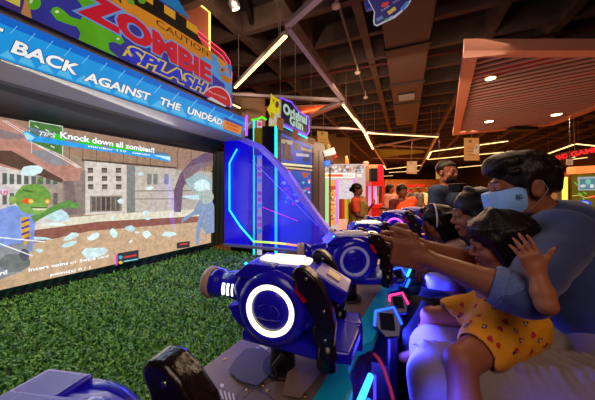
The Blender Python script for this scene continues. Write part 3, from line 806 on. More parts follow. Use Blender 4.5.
# inner light strip of the bezel, seen as a thin cyan line
led([(216.7, 168), (216.7, 207), (208, 220)], ['#1a8a90', '#2a9a80'], .0022, u=US-.2 if False else US-.016, st=.5) if False else None

# turf bed
m_turfb = mat('turf backing', '#0c1a0a', .9, noise=.4, nscale=40)
tb = MB().mbox(-.6, US-.03, NS+.03, -.40, ZG-.12, ZG).build('turf_tray', m_turfb, cab)
m_turf = mat('turf blades', '#4f8a34', .6, attr=True)
rnd = random.Random(11); vs, fs, cs = [], [], []
PALE = [hx('#4c8c34'), hx('#6aa544'), hx('#3b7430'), hx('#86b24a'), hx('#2f6030'), hx('#5c9a3e')]
cnt = 0
while cnt < 36000:
    u = rnd.uniform(-.5, US-.04); n = rnd.uniform(NS+.035, -.41)
    p = M(u, n, ZG); Y = p.y
    if Y < .25: continue
    px = CX+F*p.x/Y
    if px < -25: continue
    if rnd.random() > min(1, (.95/Y)**1.6): continue
    cnt += 1
    a = rnd.uniform(0, 2*PI); l = rnd.uniform(.013, .028)*(1+.2*Y); w_ = rnd.uniform(.0018, .0040)*(1+.3*Y); ti = rnd.uniform(.15, 1.2)
    d_ = V3((math.cos(a), math.sin(a), 0)); s_ = V3((-d_.y, d_.x, 0))*w_; b_ = p+Z*rnd.uniform(-.002, .006)
    mid = b_+d_*(l*.5*math.sin(ti))+Z*(l*.6*math.cos(ti)+.002); tip = b_+d_*(l*math.sin(ti)*1.15)+Z*(l*.85*math.cos(ti)+.001)
    k0 = len(vs); vs += [tuple(b_-s_*.7), tuple(b_+s_*.7), tuple(mid+s_), tuple(mid-s_), tuple(tip)]
    fs += [(k0, k0+1, k0+2, k0+3), (k0+3, k0+2, k0+4)]
    cn_ = mnoise.noise(V3((u*5, n*5, 1)))
    c_ = PALE[int(abs(rnd.gauss(1.6+cn_*2, 1.5))) % 6]; cs += [c_, c_]
me = bpy.data.meshes.new('turf'); me.from_pydata(vs, [], fs)
at = me.color_attributes.new('Col', 'FLOAT_COLOR', 'CORNER'); cc = []
for pz, c_ in zip(me.polygons, cs): cc += list(c_)*pz.loop_total
at.data.foreach_set('color', cc)
o = link_mesh('turf', me, m_turf, cab); tag(o, kind='stuff')

# console with deck plate, teal rim, fascia with light strips
m_plate = mat('deck plate', '#8c7468', .42, metal=.5, noise=.12, nscale=18, bump=.05, bscale=90)
m_teal = mat('teal deck', '#10a6c0', .3, noise=.05, nscale=8)
m_fas = mat('fascia violet black', '#1c1648', .3)
UD = 2.15
MB().mbox(-.7, UD, -.41, -.17, .30, ZD-.02).build('console_body', m_fas, cab)
MB().mbox(-.7, UD, -.41, -.186, ZD-.02, ZD, .003).build('deck_plate', m_plate, cab)
m = MB(); rim = []
uu = -.7; k = 0
rim = [(-.7, -.186), (-.7, -.135), (.02, -.135), (.06, -.158), (.14, -.158), (.18, -.135), (.44, -.135), (.48, -.160), (.56, -.160), (.60, -.135), (.86, -.135), (.90, -.16), (.98, -.16), (1.02, -.135), (1.3, -.135), (UD, -.135), (UD, -.186)]
m.prism([M(u_, n_, ZD-.022) for u_, n_ in rim], Z*.022, .002); m.build('deck_rim', m_teal, cab)
m = MB(); m.prism([M(u_, n_-.004 if n_ > -.18 else n_, .32) for u_, n_ in rim], Z*(ZD-.345)); m.build('fascia', m_fas, cab)
cv = Canvas(M(0.3, -.3, ZD+.0006), Z, ax=U)
seam = lambda a, b: cv.line([a, b], 1.0, '#3a3236')
for uj in (-.2, .22, .64, 1.06, 1.48):
    cv.pm([(uj-.3, .11), (uj-.297, .11), (uj-.297, -.11), (uj-.3, -.11)], '#4a4044')
cv.pm([(-1, .0), (1.8, .0), (1.8, -.002), (-1, -.002)], '#4a4044')
for uj in (.5, .92):
    cv.pm([(uj-.3+.02, .09), (uj-.3+.13, .09), (uj-.3+.15, .07), (uj-.3+.15, .015), (uj-.3+.02, .015), (uj-.3, .035), (uj-.3, .07)], '#6f5f62')
    for i in range(5): cv.pm([(uj-.3-.10+i*.012, .055), (uj-.3-.093+i*.012, .055), (uj-.3-.096+i*.012, .03), (uj-.3-.103+i*.012, .03)], '#e6dcd8', i == 0)
    cv.pm([(uj-.3-.115, .06), (uj-.3-.10, .07), (uj-.3-.10, .05)], '#e6dcd8')
cv.poly([(228, 372), (236, 360), (246, 350), (262, 350), (276, 358), (270, 376), (258, 388), (238, 382)], '#4e4440')
for i in range(5): cv.line([(216+i*4.2, 391+i*1.2), (219+i*4.0, 400+i*1.5)], 1.7, '#e6dcd8', i == 0)
cv.ell(222, 388, 2, 2, '#e6dcd8', 10)
for a_, b_ in (((243, 402), (262, 384)), ((262, 384), (300, 348)), ((238, 382), (268, 398)), ((268, 398), (282, 412))): cv.line([a_, b_], .9, '#2c2624')
cv.poly([(294, 348), (330, 352), (318, 380), (300, 402), (282, 398)], '#7c665c')
cv.build('deck_print', m_print, cab)
m_riv = mat('rivet', '#c0a070', .3, metal=1)
m = MB()
for uj in (-.2, .22, .64, 1.06):
    for du in (-.14, -.02, .05, .16):
        for n_ in (-.39, -.3, -.2): m.ball(M(uj+du, n_, ZD), (.004, .004, .002), 8)
for uj in (-.05, .3, .37, .7, .78, 1.1): m.ball(M(uj, -.15, ZD), (.004, .004, .002), 8)
for q_ in ((236, 371), (257, 382), (263, 385), (268, 391), (298, 397), (247, 390)): m.ball(PZ(*q_, ZD), (.0035, .0035, .002), 8)
m.build('rivets', m_riv, cab)['kind'] = 'stuff'
m = MB(); m.tube([PZ(285, 352, 1.10), PZ(281, 358, 1.085), PZ(274, 366, 1.075), PZ(274, 371, 1.066), PZ(277, 376, 1.06), PZ(272, 381, 1.055)], [.006, .006, .005, .007, .004, .002], 8); m.build('cable_clip', m_black, cab)
g_blue = glow('blue led', '#1a5cff', 3.2); g_cy = glow('cyan led', '#30a0ff', 3.0); g_vio = glow('violet led', '#4030ff', 2.0)
for uj in (.06, .50, .93, 1.35):
    for (a_, b_, g_, r_) in (((uj-.09, 1.012), (uj+.045, 1.004), g_cy, .007), ((uj-.13, .975), (uj+.03, .962), g_blue, .006), ((uj+.085, .98), (uj+.085, .72), g_vio, .0035), ((uj-.15, .94), (uj-.13, .70), g_blue, .0035)):
        if a_[0] > .7 and r_ < .004: continue
        m = MB(); m.tube([M(a_[0], -.128, a_[1]), M(b_[0], -.128, b_[1])], r_, 8); m.build('light_strip', g_, cab)
    l = area('strip_lamp', M(uj, -.10, .9), .3, 7.5, (.04, .05, 1), M(uj, 1, .35), sizey=.2, spread=2.2)
# card readers
for uj, nj, zc, col, nm, q_ in ((.27, -.10, 1.08, '#2050ff', 'blue', 1), (.65, -.112, 1.078, '#2a50ff', 'blue', 1), (.855, -.114, 1.046, '#ff2a70', 'pink', .9), (1.01, -.135, 1.088, '#3a60ff', 'blue', .8)):
    c_ = M(uj, nj, zc); dn = (U*-.75+N*.30+Z*.58).normalized(); ax_ = Z.cross(dn).normalized(); ay_ = dn.cross(ax_)
    hexa = [(-.030, -.012), (-.008, -.036), (.026, -.032), (.034, -.004), (.020, .034), (-.026, .022)]
    P_ = [c_+ax_*x*q_+ay_*y*q_ for x, y in hexa]
    m = MB(); m.prism([p_-dn*.032 for p_ in P_], dn*.032, .003); m.mbox(uj+.01, uj+.05, -.15, nj, .96, zc-.02, .002); rd = m.build('card_reader', mat('reader shell', '#14106a', .35), cab)
    m = MB(); m.tube([P_[5]+dn*.002, P_[4]+dn*.002, P_[3]+dn*.002], .0035, 8); m.tube([P_[0]+dn*.002-ax_*.002, P_[5]+dn*.002, P_[5]+dn*.002+ax_*.001], .0035, 8); m.build('reader_light', glow('reader '+nm, col, 3), rd)
    MB().obox(c_+dn*.001, ax_*.017*q_, ay_*.019*q_, dn*.002).build('reader_screen', mat('reader glass', '#0c0c28', .6, spec=.1), rd)
# pink cable
t = MB(); t.tube([PY(371, 352, .62), PY(378, 358, .60), PY(384, 370, .58), PY(390, 388, .56), PY(397, 415, .55), PY(404, 450, .55), PY(409, 520, .55)], .0045, 8)
tag(t.build('cable', mat('pink cable', '#ff4a90', .4)), 'pink cable hanging from the console in front of the seats', 'cable')

# ================================================================= guns
def gun(idx, u, n, label, yaw=0.0, ring='#fff6b8', ringst=2.0, top='#fff4d8', topst=2.2, slot='#ffffff', slotst=2.0, dz=0.0, box=True, pitch=0.0):
    g = thing('mounted_gun', label, 'toy gun', (0, 0, 0), 'guns mounted along the game console')
    b = m_blue
    m = MB()
    prof = [(-.092, .165), (-.075, .192), (-.05, .208), (.03, .212), (.075, .20), (.088, .17), (.08, .115), (.04, .082), (-.03, .080), (-.07, .10)]
    m.prism([V3((x, -.042, z)) for x, z in prof], V3((0, .084, 0)), .012); m.build('gun_body', b, g)
    m = MB(); m.prism([V3((x, -.05, z)) for x, z in [(-.085, .188), (-.055, .214), (.0, .214), (.0, .196), (-.05, .186)]], V3((0, .1, 0)), .004); m.build('front_cowl', b, g)
    m = MB(); m.lathe((0, -.035, .14), (0, -1, 0), [(0, .060), (.004, .067), (.016, .068), (.026, .062), (.030, .054), (.0315, .048), (.028, .046), (.027, .037), (.029, .0355), (.033, .022), (.034, .0)], 40)
    sd_ = m.build('disc_housing', b, g)
    m = MB(); m.lathe((0, -.0625, .14), (0, -1, 0), [(0, .0370), (.003, .0380), (.0045, .0415), (.003, .0450), (0, .0460)], 48); m.build('ring_light', glow('ring '+ring, ring, ringst), sd_)
    m = MB(); m.tube([V3((.020*math.cos(t), -.0695, .14+.013*math.sin(t))) for t in [2*PI*i/20 for i in range(20)]], .0012, 6, True)
    m.tube([V3((x, -.070, .128)) for x in (-.022, 0, .022)], .0014, 6); m.ball((0, -.069, .144), (.008, .002, .009), 12); m.build('emblem', b, sd_)
    m = MB(); m.lathe((0, .035, .14), (0, 1, 0), [(0, .060), (.004, .067), (.016, .068), (.026, .06), (.030, .04), (.031, 0)], 32); m.build('disc_housing', b, g)
    # barrel and muzzle
    m = MB(); m.lathe((-.06, -.008, .155), (-1, 0, 0), [(0, .030), (.03, .030), (.06, .026), (.065, .024), (.07, .024), (.078, .029), (.092, .031), (.094, .026)], 28); br = m.build('barrel', b, g)
    m = MB(); m.lathe((-.150, -.008, .155), (-1, 0, 0), [(0, .030), (.004, .0325), (.016, .0325), (.020, .030), (.020, .022), (.004, .018)], 28); m.build('muzzle', mat('muzzle clay', '#b8988c', .4), br)
    for i in range(4):
        x = -.082-i*.011
        m = MB(); pts = [V3((x+.002*math.sin(q), -.008-.0275*math.cos(q), .155+.0275*math.sin(q))) for q in (-.42, -.2, 0, .2, .42)]; m.tube(pts, .0032, 8); m.build('slot_light', glow('slot '+slot, slot, slotst), br)
    m = MB(); m.prism([V3((x, -.03, z)) for x, z in [(-.112, .118), (-.08, .122), (-.06, .13), (-.045, .09), (-.06, .075), (-.085, .085), (-.092, .102)]], V3((0, .05, 0)), .004); m.build('lower_fin', b, g)
    m = MB(); m.prism([V3((x, y, .212)) for x, y in [(-.045, -.012), (-.018, -.022), (.05, -.022), (.06, -.012), (.06, .012), (.05, .022), (-.045, .018)]], Z*.006, .002)
    m.prism([V3((x, y, .217)) for x, y in [(-.02, -.012), (.045, -.012), (.045, .014), (-.02, .014)]], Z*.006, .002); m.build('top_light', glow('top '+top, top, topst), g)
    m = MB(); m.ball((-.06, -.04, .212), .003, 8); m.build('indicator_light', glow('cyan dot', '#30f0ff', 2), g)
    # rear box with square button
    q = Matrix.Rotation(.5, 3, 'Y')
    if box: m = MB(); m.obox((.095, .012, .176), q @ V3((.036, 0, 0)), V3((0, .036, 0)), q @ V3((0, 0, .014)), .004); bx_ = m.build('rear_box', b, g)
    if box: m = MB(); c_ = V3((.095, .012, .176))+q @ V3((0, 0, .0145)); m.obox(c_, q @ V3((.014, 0, 0)), V3((0, .014, 0)), q @ V3((0, 0, .002)), .001); m.build('square_button', mat('button beige', '#c8a878', .35), bx_)
    # base tray and post
    m = MB(); m.prism([V3((x, y, .062)) for x, y in [(-.07, -.04), (.10, -.055), (.14, -.05), (.15, .03), (.13, .085), (.08, .09), (-.05, .05)]], Z*.022, .005); m.build('base_tray', b, g)
    m = MB(); m.cyl((0, 0, 0), (0, 0, .064), .026, .022, 20); m.cyl((0, 0, 0), (0, 0, .006), .04, .04, 20); m.build('pivot_post', m_black, g)
    m = MB(); m.obox((.115, .07, .055), V3((.035, .004, 0)), V3((-.004, .026, 0)), Z*.03, .008); m.build('cable_box', b, g)
    # two black grips with red triggers
    for sy, y in ((-1, -.060), (1, .070)):
        gp = [(.044, .214), (.052, .224), (.070, .222), (.086, .208), (.100, .184), (.112, .158), (.118, .132), (.114, .098), (.090, .098), (.086, .112), (.080, .116), (.082, .130), (.088, .146), (.082, .160), (.070, .178), (.060, .192), (.048, .202)]
        m = MB(); m.prism([V3((x, y-.014, z)) for x, z in gp], V3((0, .028, 0)), .005); gr_ = m.build('grip', mat('black grip', '#17100f', .22, bump=.1, bscale=200), g)
        m = MB(); m.prism([V3((x, y-.005, z)) for x, z in [(.048, .194), (.058, .186), (.070, .166), (.062, .162), (.047, .180)]], V3((0, .010, 0)), .001); m.build('trigger', mat('red trigger', '#c01820', .35), gr_)
        m = MB(); m.cyl((.102, y, .062), (.102, y, .102), .018, .015, 20); m.build('grip_socket', mat('socket', '#100f1c', .25), gr_)
        for x, z in ((.070, .207), (.100, .158), (.102, .112)): m = MB(); m.ball((x, y-.0145, z), (.003, .0015, .003), 8); m.build('screw', mat('screw steel', '#b0b0b8', .25, metal=1), gr_)
    a = math.atan2(N.y, N.x)+yaw
    g.location = M(u, n, ZD+dz); g.rotation_euler = (0, pitch, a)
    return g
gun(0, .060, -.232, 'nearest gun, cut off at the bottom left corner of the photo', top='#2020b0', topst=.05, dz=-.022, box=False, pitch=-.10, yaw=.24)
gun(1, .422, -.273, 'fully visible blue gun with glowing white ring and empty grips', yaw=.20, ringst=.98, topst=1.1, slotst=1.2)
gun(2, .797, -.256, 'blue gun with unlit ring, held by the masked man', yaw=.58, ring='#8a86b8', ringst=.25, top='#b8a8a8', topst=.35, slot='#b0a8a0', slotst=.35)
gun(3, 1.127, -.28, 'blue gun beyond the man, aimed by the girl with the headband', yaw=.52, ringst=1.3, topst=1.3, slotst=1.3)
gun(4, 1.45, -.20, 'small gun with pink ring just left of the girl with the headband', ring='#ff60e0', ringst=1.6, top='#c0a0b0', topst=.4, dz=.03)
gun(5, 1.80, -.15, 'farthest gun with pink ring, left of the headband', ring='#ff60e0', ringst=1.6, top='#c0a0b0', topst=.4, dz=.03)

# area lamps at the display, marquee, turf and side panel
area('display_lamp', M(.6, NS+.06, 1.33), 1.8, 5, (.95, .85, .85), M(.6, 0, 1.2), sizey=.8)
area('marquee_lamp', (m0+m1)/2+MN*.08+Z*.08, 1.4, 2.5, (.3, .6, 1), (m0+m1)/2+MN*2-Z*.3, sizey=.15)
area('turf_lamp', M(.6, NS+.42, 1.86), 1.2, 5, (1, .93, .75), M(.75, -1.1, .8), sizey=.1)
area('side_panel_lamp', PU(262, 205, US-.06), .7, 11, (.10, .08, 1), M(.4, -.6, 1.1), sizey=.6)
# ================================================================= neighbouring cabinets and the hall behind
m_pr_em = attrmat_emit('lit print', .85, .3, noise=.15, nscale=22)
n2 = -1.67
ua, ub_ = PN(277, 150, n2).dot(U), PN(325, 150, n2).dot(U); Ztop = PN(277, 125, n2).z
cb = thing('pirate_game_cabinet', 'tall dark arcade cabinet with blue ship pictures behind the guard panel', 'arcade machine', M((ua+ub_)/2, n2-.35, 0))
MB().mbox(ua, ub_, n2-.75, n2-.012, 0, Ztop, .01).build('cabinet_body', m_cab, cb)
cv = Canvas(M(ua, n2-.01, 1.2), N)
cv.poly([(278, 127), (325, 147), (325, 240), (278, 270)], '#3c2a28')
cv.poly([(280, 131), (312, 145), (311, 240), (280, 255)], '#1c1420')
cv.poly([(281, 133), (312, 146.5), (311.5, 165), (281, 162)], '#2452c8')
P = cv.poly
P([(282, 136), (291, 140), (290, 158), (283, 158)], '#4a3038'); P([(281, 139), (293, 141), (292, 145), (281, 143)], '#b0a48c')
P([(285, 142), (287, 142), (288, 160), (284, 160)], '#6a4040'); P([(302, 145), (310, 149), (310, 163), (303, 161)], '#3c4068'); P([(301, 147), (311, 150), (311, 152), (301, 150)], '#a89878')
P([(294, 142), (299, 144), (299, 151), (294, 149)], '#5a5a40'); P([(296, 153), (309, 154.5), (309, 157), (296, 156)], '#c8b8d8')
P([(287, 155), (292, 153), (293, 161), (288, 161)], '#50405c')
P([(280, 162.5), (312, 165.5), (312, 167.5), (280, 165)], '#fff2c0'); P([(280, 166), (312, 169.5), (312, 171), (280, 168)], '#e8c8a0')
P([(280, 169), (311, 172), (311, 180), (280, 178)], '#2a5ac0'); P([(283, 169), (291, 170), (288, 176), (285, 175)], '#c86a3c'); P([(301, 172), (309, 173), (307, 178), (303, 177)], '#b8603c')
P([(280, 178), (311, 180), (311, 240), (280, 255)], '#2c58b8')
for i in range(34):
    r_ = random.Random(i); cv.ell(282+r_.random()*28, 180+r_.random()*26*(1 if i % 2 else .5), 1.2+r_.random(), 1+r_.random(), ['#e04a8a', '#50c8e0', '#e8e0f0', '#b040c0', '#e05040'][i % 5], 6, bump=(i == 0))
P([(313, 147), (318, 149), (318, 238), (313, 240)], '#4e342e'); P([(319, 150), (324, 152), (324, 234), (319, 236)], '#6e5248')
cv.build('front_artwork', m_pr_em, cb)
neon_c = glow('cyan neon', '#20e8e8', 1.7)
MB().tube([PN(276, 122, n2), PN(276, 262, n2)], .016, 8).build('neon_tube', neon_c, cb)
MB().tube([PN(277, 122.5, n2), PN(307, 138, n2)], .012, 8).build('neon_tube', neon_c, cb)
# topper sign
cv = Canvas(PN(277, 120, n2+.03), N)
ol = [(280.5, 97.5), (287, 100.5), (291.5, 102), (293.5, 105.5), (298, 111), (303.5, 115), (308, 116.5), (309, 121), (308.5, 127), (309, 131), (306, 136), (280, 124)]
cv.poly(ol, '#14122a')
cv.text('Original', (283, 112.5), (307, 124.5), 10, '#b8d0c0', off=.05, outline='#285a54', ow=.03)
cv.text('Gun', (289.5, 124), (303, 130.5), 9, '#b8d0c0', off=.05, outline='#285a54', ow=.03)
cv.poly([(280, 121), (306, 133), (306, 136), (280, 124)], '#6a4ad8')
cv.build('topper_sign', m_pr_em, cb, back=ol)
pts = [cv.w(*cv.hit(*q)) for q in ol]; MB().tube(pts, .012, 6, True).build('neon_outline', glow('violet outline', '#7a50f0', 1.0), cb)
cv = Canvas(PN(277, 120, n2+.05), N)
cr = [(271, 93), (273, 96), (276, 98), (280.5, 100), (281, 104), (281, 110), (280, 124), (276, 126), (268.5, 126), (270, 116), (267, 109), (270, 104)]
cv.poly(cr, '#d8c820'); cv.ell(277, 104.5, 2, 3.5, '#6a4030', 10); cv.poly([(268.5, 126), (269, 118), (278, 112), (280, 124)], '#c8b8a0')
cv.poly([(271, 112), (275, 114), (273, 120), (270, 117)], '#b09020'); cv.poly([(272, 98), (275, 100), (273, 104)], '#a87018')
cv.build('creature_cutout', m_pr_em, cb, back=cr)
# side of that cabinet, seen through the guard
m = MB(); m.mi = 0
us = ua-.02
sx0, sx1 = PU(248, 150, us).dot(N), n2-.02
sp = MB().mbox(us-.01, ua-.001, sx0, sx1, 0, Ztop).build('side_board', mat('side board', '#242038', .4), cb)
cv = Canvas(M(us-.013, n2-.5, 1.2), -U)
cv.poly([(257, 120), (262, 121), (262, 255), (257, 255)], '#d8cce8')
for i in range(20): cv.ell(259.6, 124+i*6.3, 2.3, 2.4, ['#e05090', '#50b8e8', '#e8d040', '#c040a0'][i % 4], 6, bump=(i == 0))
cv.build('side_artwork', m_pr_em, cb)
MB().tube([PU(254, 120, us-.02), PU(254, 262, us-.02)], .012, 8).build('neon_tube', neon_c, cb)
m = MB(); m.tube([PU(252, 120, us-.05), PU(258, 119, us-.05), PU(262, 117, us-.08), PU(266, 119.5, us-.08)], .012, 6)
m.build('green_light', glow('green neon', '#50f030', 1.4), cb)
P0 = M(us-.02, n2-.62, Ztop-.1)
MB().mbox(us-.06, us-.012, PU(257, 130, us).dot(N), PU(263, 130, us).dot(N), Ztop-.35, Ztop-.02, .005).build('yellow_fin', mat('yellow plastic', '#d8c420', .4), cb)

def placard(pix, Y, label, col='#e08818', tilt=0.0, deco=None, grp='orange paper placards hanging from the ceiling', nrm=(-.2, -1, 0), st=.55, thr=3.45):
    o = thing('hanging_placard', label, 'placard', PY(*pix[0], Y), grp)
    c = Canvas(PY(*pix[0], Y), V3(nrm)); c.poly(pix, col)
    xs = [q[0] for q in pix]; ys = [q[1] for q in pix]; x0, x1, y0, y1 = min(xs), max(xs), min(ys), max(ys); w_, h_ = x1-x0, y1-y0
    for i in range(3): c.line([(x0+w_*.2, y0+h_*(.45+.15*i)), (x1-w_*.25, y0+h_*(.45+.15*i))], max(.5, h_*.04), '#8a4a10' if deco != 'pale' else '#f8e0b0')
    c.poly([(x0+w_*.3, y0+h_*.08), (x0+w_*.5, y0+h_*.08), (x0+w_*.5, y0+h_*.2), (x0+w_*.3, y0+h_*.2)], '#3c2c50')
    if deco == 'bottle': c.poly([(x0+w_*.75, y0+h_*.25), (x0+w_*1.02, y0+h_*.3), (x0+w_*.92, y0+h_*.72), (x0+w_*.55, y0+h_*.7)], '#e8a884'); c.line([(x0+w_*.8, y0+h_*.35), (x0+w_*.78, y0+h_*.5)], 1, '#402010')
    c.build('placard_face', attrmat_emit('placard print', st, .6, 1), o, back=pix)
    top = (V3(c.w(*c.hit((x0+x1)/2, y0))))
    MB().cyl(top, V3((top.x, top.y, thr)), .003, seg=6).build('string', m_grey, o)
    return o
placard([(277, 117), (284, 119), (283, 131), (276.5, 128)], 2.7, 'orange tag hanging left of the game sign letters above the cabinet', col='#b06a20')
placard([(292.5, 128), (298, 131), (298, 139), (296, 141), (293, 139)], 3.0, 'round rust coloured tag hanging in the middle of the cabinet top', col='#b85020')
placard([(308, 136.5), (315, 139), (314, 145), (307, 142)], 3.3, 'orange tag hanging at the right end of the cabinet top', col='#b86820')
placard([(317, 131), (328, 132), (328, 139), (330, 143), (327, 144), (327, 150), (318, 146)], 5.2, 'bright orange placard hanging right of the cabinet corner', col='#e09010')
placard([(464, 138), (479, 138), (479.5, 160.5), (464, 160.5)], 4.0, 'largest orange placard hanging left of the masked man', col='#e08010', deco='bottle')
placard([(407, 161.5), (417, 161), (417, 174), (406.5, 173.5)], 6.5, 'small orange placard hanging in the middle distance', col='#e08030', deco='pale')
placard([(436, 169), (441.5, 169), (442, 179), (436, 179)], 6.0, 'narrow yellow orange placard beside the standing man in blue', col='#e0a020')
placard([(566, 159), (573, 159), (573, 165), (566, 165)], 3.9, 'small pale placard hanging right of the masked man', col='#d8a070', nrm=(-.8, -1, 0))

# robot shaped mascot-free toy blaster on a pole
rb_ = thing('display_figure', 'white, black and red robotic figure on a thin pole beside the cabinet', 'figure', PY(330, 215, 3.9).xy.to_3d())
y_ = 3.9
m = MB(); m.ball(PY(328, 147, y_), (.045, .04, .06), 12); m.build('head', mat('fig tan', '#a08048', .5), rb_)
m = MB(); m.obox(PY(329, 153, y_), V3((.09, 0, .03)), V3((0, .06, 0)), V3((-.02, 0, .055)), .02); m.build('shoulder_shell', mat('fig white', '#d8e0e4', .3), rb_)
m = MB(); m.obox(PY(329, 160, y_), V3((.075, 0, 0)), V3((0, .06, 0)), V3((.0, 0, .07)), .02); m.build('torso', mat('fig brown', '#5a3020', .5), rb_)
m = MB(); m.cyl(PY(333, 161, y_), PY(336, 155, y_), .022, .03, 12); m.build('arm', mat('fig red', '#b02020', .4), rb_)
m = MB(); m.obox(PY(327, 163.5, y_-.06), V3((.05, 0, 0)), V3((0, .04, 0)), V3((0, 0, .04)), .012); m.build('blue_box', mat('fig blue', '#1a6af0', .3, emit='#1a6af0', strength=.6), rb_)
m = MB(); b0 = PY(330, 168, y_); m.cyl((b0.x, b0.y, 0), b0, .012, seg=10); m.cyl((b0.x, b0.y, 0), (b0.x, b0.y, .02), .15, seg=20); m.build('pole', m_black, rb_)

# pale wall blocks
tag(MB().box((PY(300, 0, 9.5).x, 9.5, 0), (PY(350, 0, 9.5).x, 10.2, 3.75)).build('wall_pillar', mat('beige wall', '#a8875c', .8, noise=.06, nscale=2)), kind='structure')
MB_ = MB(); c0 = PY(249, 114, 4.6)
MB_.lathe((c0.x, c0.y, 2.3), (0, 0, 1), [(0, .26), (.04, .30), (.80, .30), (.84, .26)], 32, sx=1.0)
rd = MB_.build('round_bulkhead', mat('bulkhead', '#d0a884', .75)); tag(rd, 'round beige drum hanging behind the end of the game sign', 'bulkhead')

# salmon soffit box outlined with a light strip behind the big sign
ys = 2.9
sf = thing('soffit_box', 'salmon boxed ceiling drop outlined by a thin yellow light line', 'bulkhead', PY(180, 20, ys))
q = [PY(120, -8, ys), PY(180, -8, ys), PY(193, 0, ys), PY(210, 12.5, ys), PY(210, 78, ys), PY(120, 60, ys)]
q = [V3((p_.x, ys, p_.z)) for p_ in q]
MB().prism(q, V3((-.35, .8, 0))).build('box_panel', mat('salmon panel', '#a85c46', .7), sf)
MB().tube([V3((p_.x, ys-.012, p_.z)) for p_ in q[1:5]], .011, 8).build('light_line', glow('yellow line', '#ffe070', 2.2), sf)

# prize counter with neon columns
kY = 7.0
kp = lambda px, py, dy=0: PY(px, py, kY+dy)
ks = thing('prize_kiosk', 'bright white prize kiosk with green and violet neon posts', 'kiosk', (kp(342, 0).x, kY+.3, 0))
xa, xb = kp(316, 0).x, kp(368, 0).x
MB().box((xa, kY, 0), (xb, kY+.8, kp(0, 164).z), .01).build('kiosk_body', mat('kiosk cream', '#c8a888', .5), ks)
cv = Canvas(V3((xa, kY-.005, 1)), (0, -1, 0))
P = cv.poly
P([(317, 164), (366, 164), (366, 249), (317, 249)], '#c8b0a8')
P([(318, 165), (350, 165), (350, 172), (318, 172)], '#a89888')
r_ = random.Random(5)
for i in range(46):
    cv.ell(319+r_.random()*44, 166+r_.random()*5.4, .9+r_.random()*1.3, .9+r_.random(), r_.choice(['#e0d8d0', '#c04a30', '#806858', '#f0e8e0', '#b08060', '#5a6a80']), 6, bump=(i == 0))
P([(317, 173), (355, 173), (355, 178), (317, 178)], '#fff4e8'); P([(320.5, 174.4), (328, 174.4), (328, 176.8), (320.5, 176.8)], '#d8d020'); P([(328, 174.2), (343, 174.2), (343, 176.8), (328, 176.8)], '#e85a28')
cv.text('PRIZE', (345, 176.9), (353.5, 176.9), 2.6, '#e07060')
P([(357, 174), (362, 174), (362, 177), (357, 177)], '#e8e0e0')
P([(328.5, 180), (336, 180), (336, 225), (328.5, 225)], '#e09a50'); P([(329, 186), (335.5, 186), (335.5, 190), (329, 190)], '#c0401c')
for i in range(26): cv.ell(329.5+r_.random()*6, 190+r_.random()*30, .8, 1, r_.choice(['#c03020', '#40404a', '#f0d0a0', '#a06030']), 5, bump=(i == 0))
P([(339, 180), (353, 180), (353, 199), (339, 199)], '#d0c4cc')
for i in range(30): cv.ell(340+r_.random()*12, 181+r_.random()*16, .6, .6, r_.choice(['#c09aa8', '#e8e0e8', '#a890a0']), 5, bump=(i == 0))
for i, c_ in enumerate(('#8a1a18', '#b03020', '#c89a20', '#8a7a20', '#c8b8a0')): P([(339+i*2.8, 199), (341.8+i*2.8, 199), (341.8+i*2.8, 219), (339+i*2.8, 219)], c_, i == 0)
P([(319, 194), (326, 194), (326, 225), (319, 225)], '#d8a8b8'); P([(338, 219), (356, 219), (356, 240), (338, 240)], '#e8a080')
cv.build('kiosk_front', attrmat_emit('kiosk print', 1.15, .4, noise=.1, nscale=22), ks)
for px, y0, y1, c_, st in ((319.8, 190, 222, '#ff40d0', 1.4), (327, 179, 222, '#30f050', 1.5), (337, 179, 224, '#a040ff', 1.6), (354.5, 178, 198, '#a040ff', 1.5)):
    MB().cyl(kp(px, y0, -.03), kp(px, y1, -.03), .02, seg=8).build('neon_post', glow('post '+c_, c_, st), ks)
tag(MB().box((kp(365, 0).x, kY-.36, 0), (kp(375, 0).x, kY-.04, kp(0, 166).z), .01).build('column', mat('cream column', '#d0a070', .6)), 'cream square column between the white kiosk and the red machine', 'column')
m = MB(); m.ball(kp(366, 163, .05), (.09, .05, .05), 12)
tag(m.build('plush_toy', mat('plush', '#c8a890', .9)), 'pale soft toy lying on top of the cream column', 'toy')
m = MB(); m.cyl(kp(347, 164, .1), kp(346.3, 156, .1), .06, .03, 12)
tag(m.build('cone_lamp', mat('cone tan', '#e0b070', .6)), 'tan cone standing on top of the white kiosk', 'ornament')
# red machine and lamp
ry = 6.2
rm = thing('crane_machine', 'red claw machine with a lit violet interior behind the walking women', 'arcade machine', (PY(378, 0, ry).x, ry+.3, 0))
x0, x1 = PY(371.5, 0, ry).x, PY(384, 0, ry).x; zt = PY(0, 181, ry).z
m = MB()
for xx in (x0+.02, x1-.02):
    for yy in (ry, ry+.5): m.box((xx-.02, yy-.02, .6), (xx+.02, yy+.02, zt-.1))
m.box((x0, ry-.02, zt-.12), (x1, ry+.54, zt)); m.box((x0, ry-.02, 0), (x1, ry+.54, PY(0, 207, ry).z)); m.build('frame', mat('machine red', '#d01c18', .35, emit='#d01c18', strength=.35), rm)
MB().box((x0+.04, ry+.4, .9), (x1-.04, ry+.44, zt-.12)).build('lit_back', glow('lit back', '#b8a0d8', .8), rm)
MB().cyl(PY(378, 186, ry+.25), PY(378, 196, ry+.25), .02, seg=8).build('claw', m_grey, rm)
MB().obox(PY(378, 206, ry-.06), V3((.16, 0, 0)), V3((0, .06, 0)), V3((0, 0, .05)), .01).build('control_shelf', mat('machine red', '#d01c18'), rm)
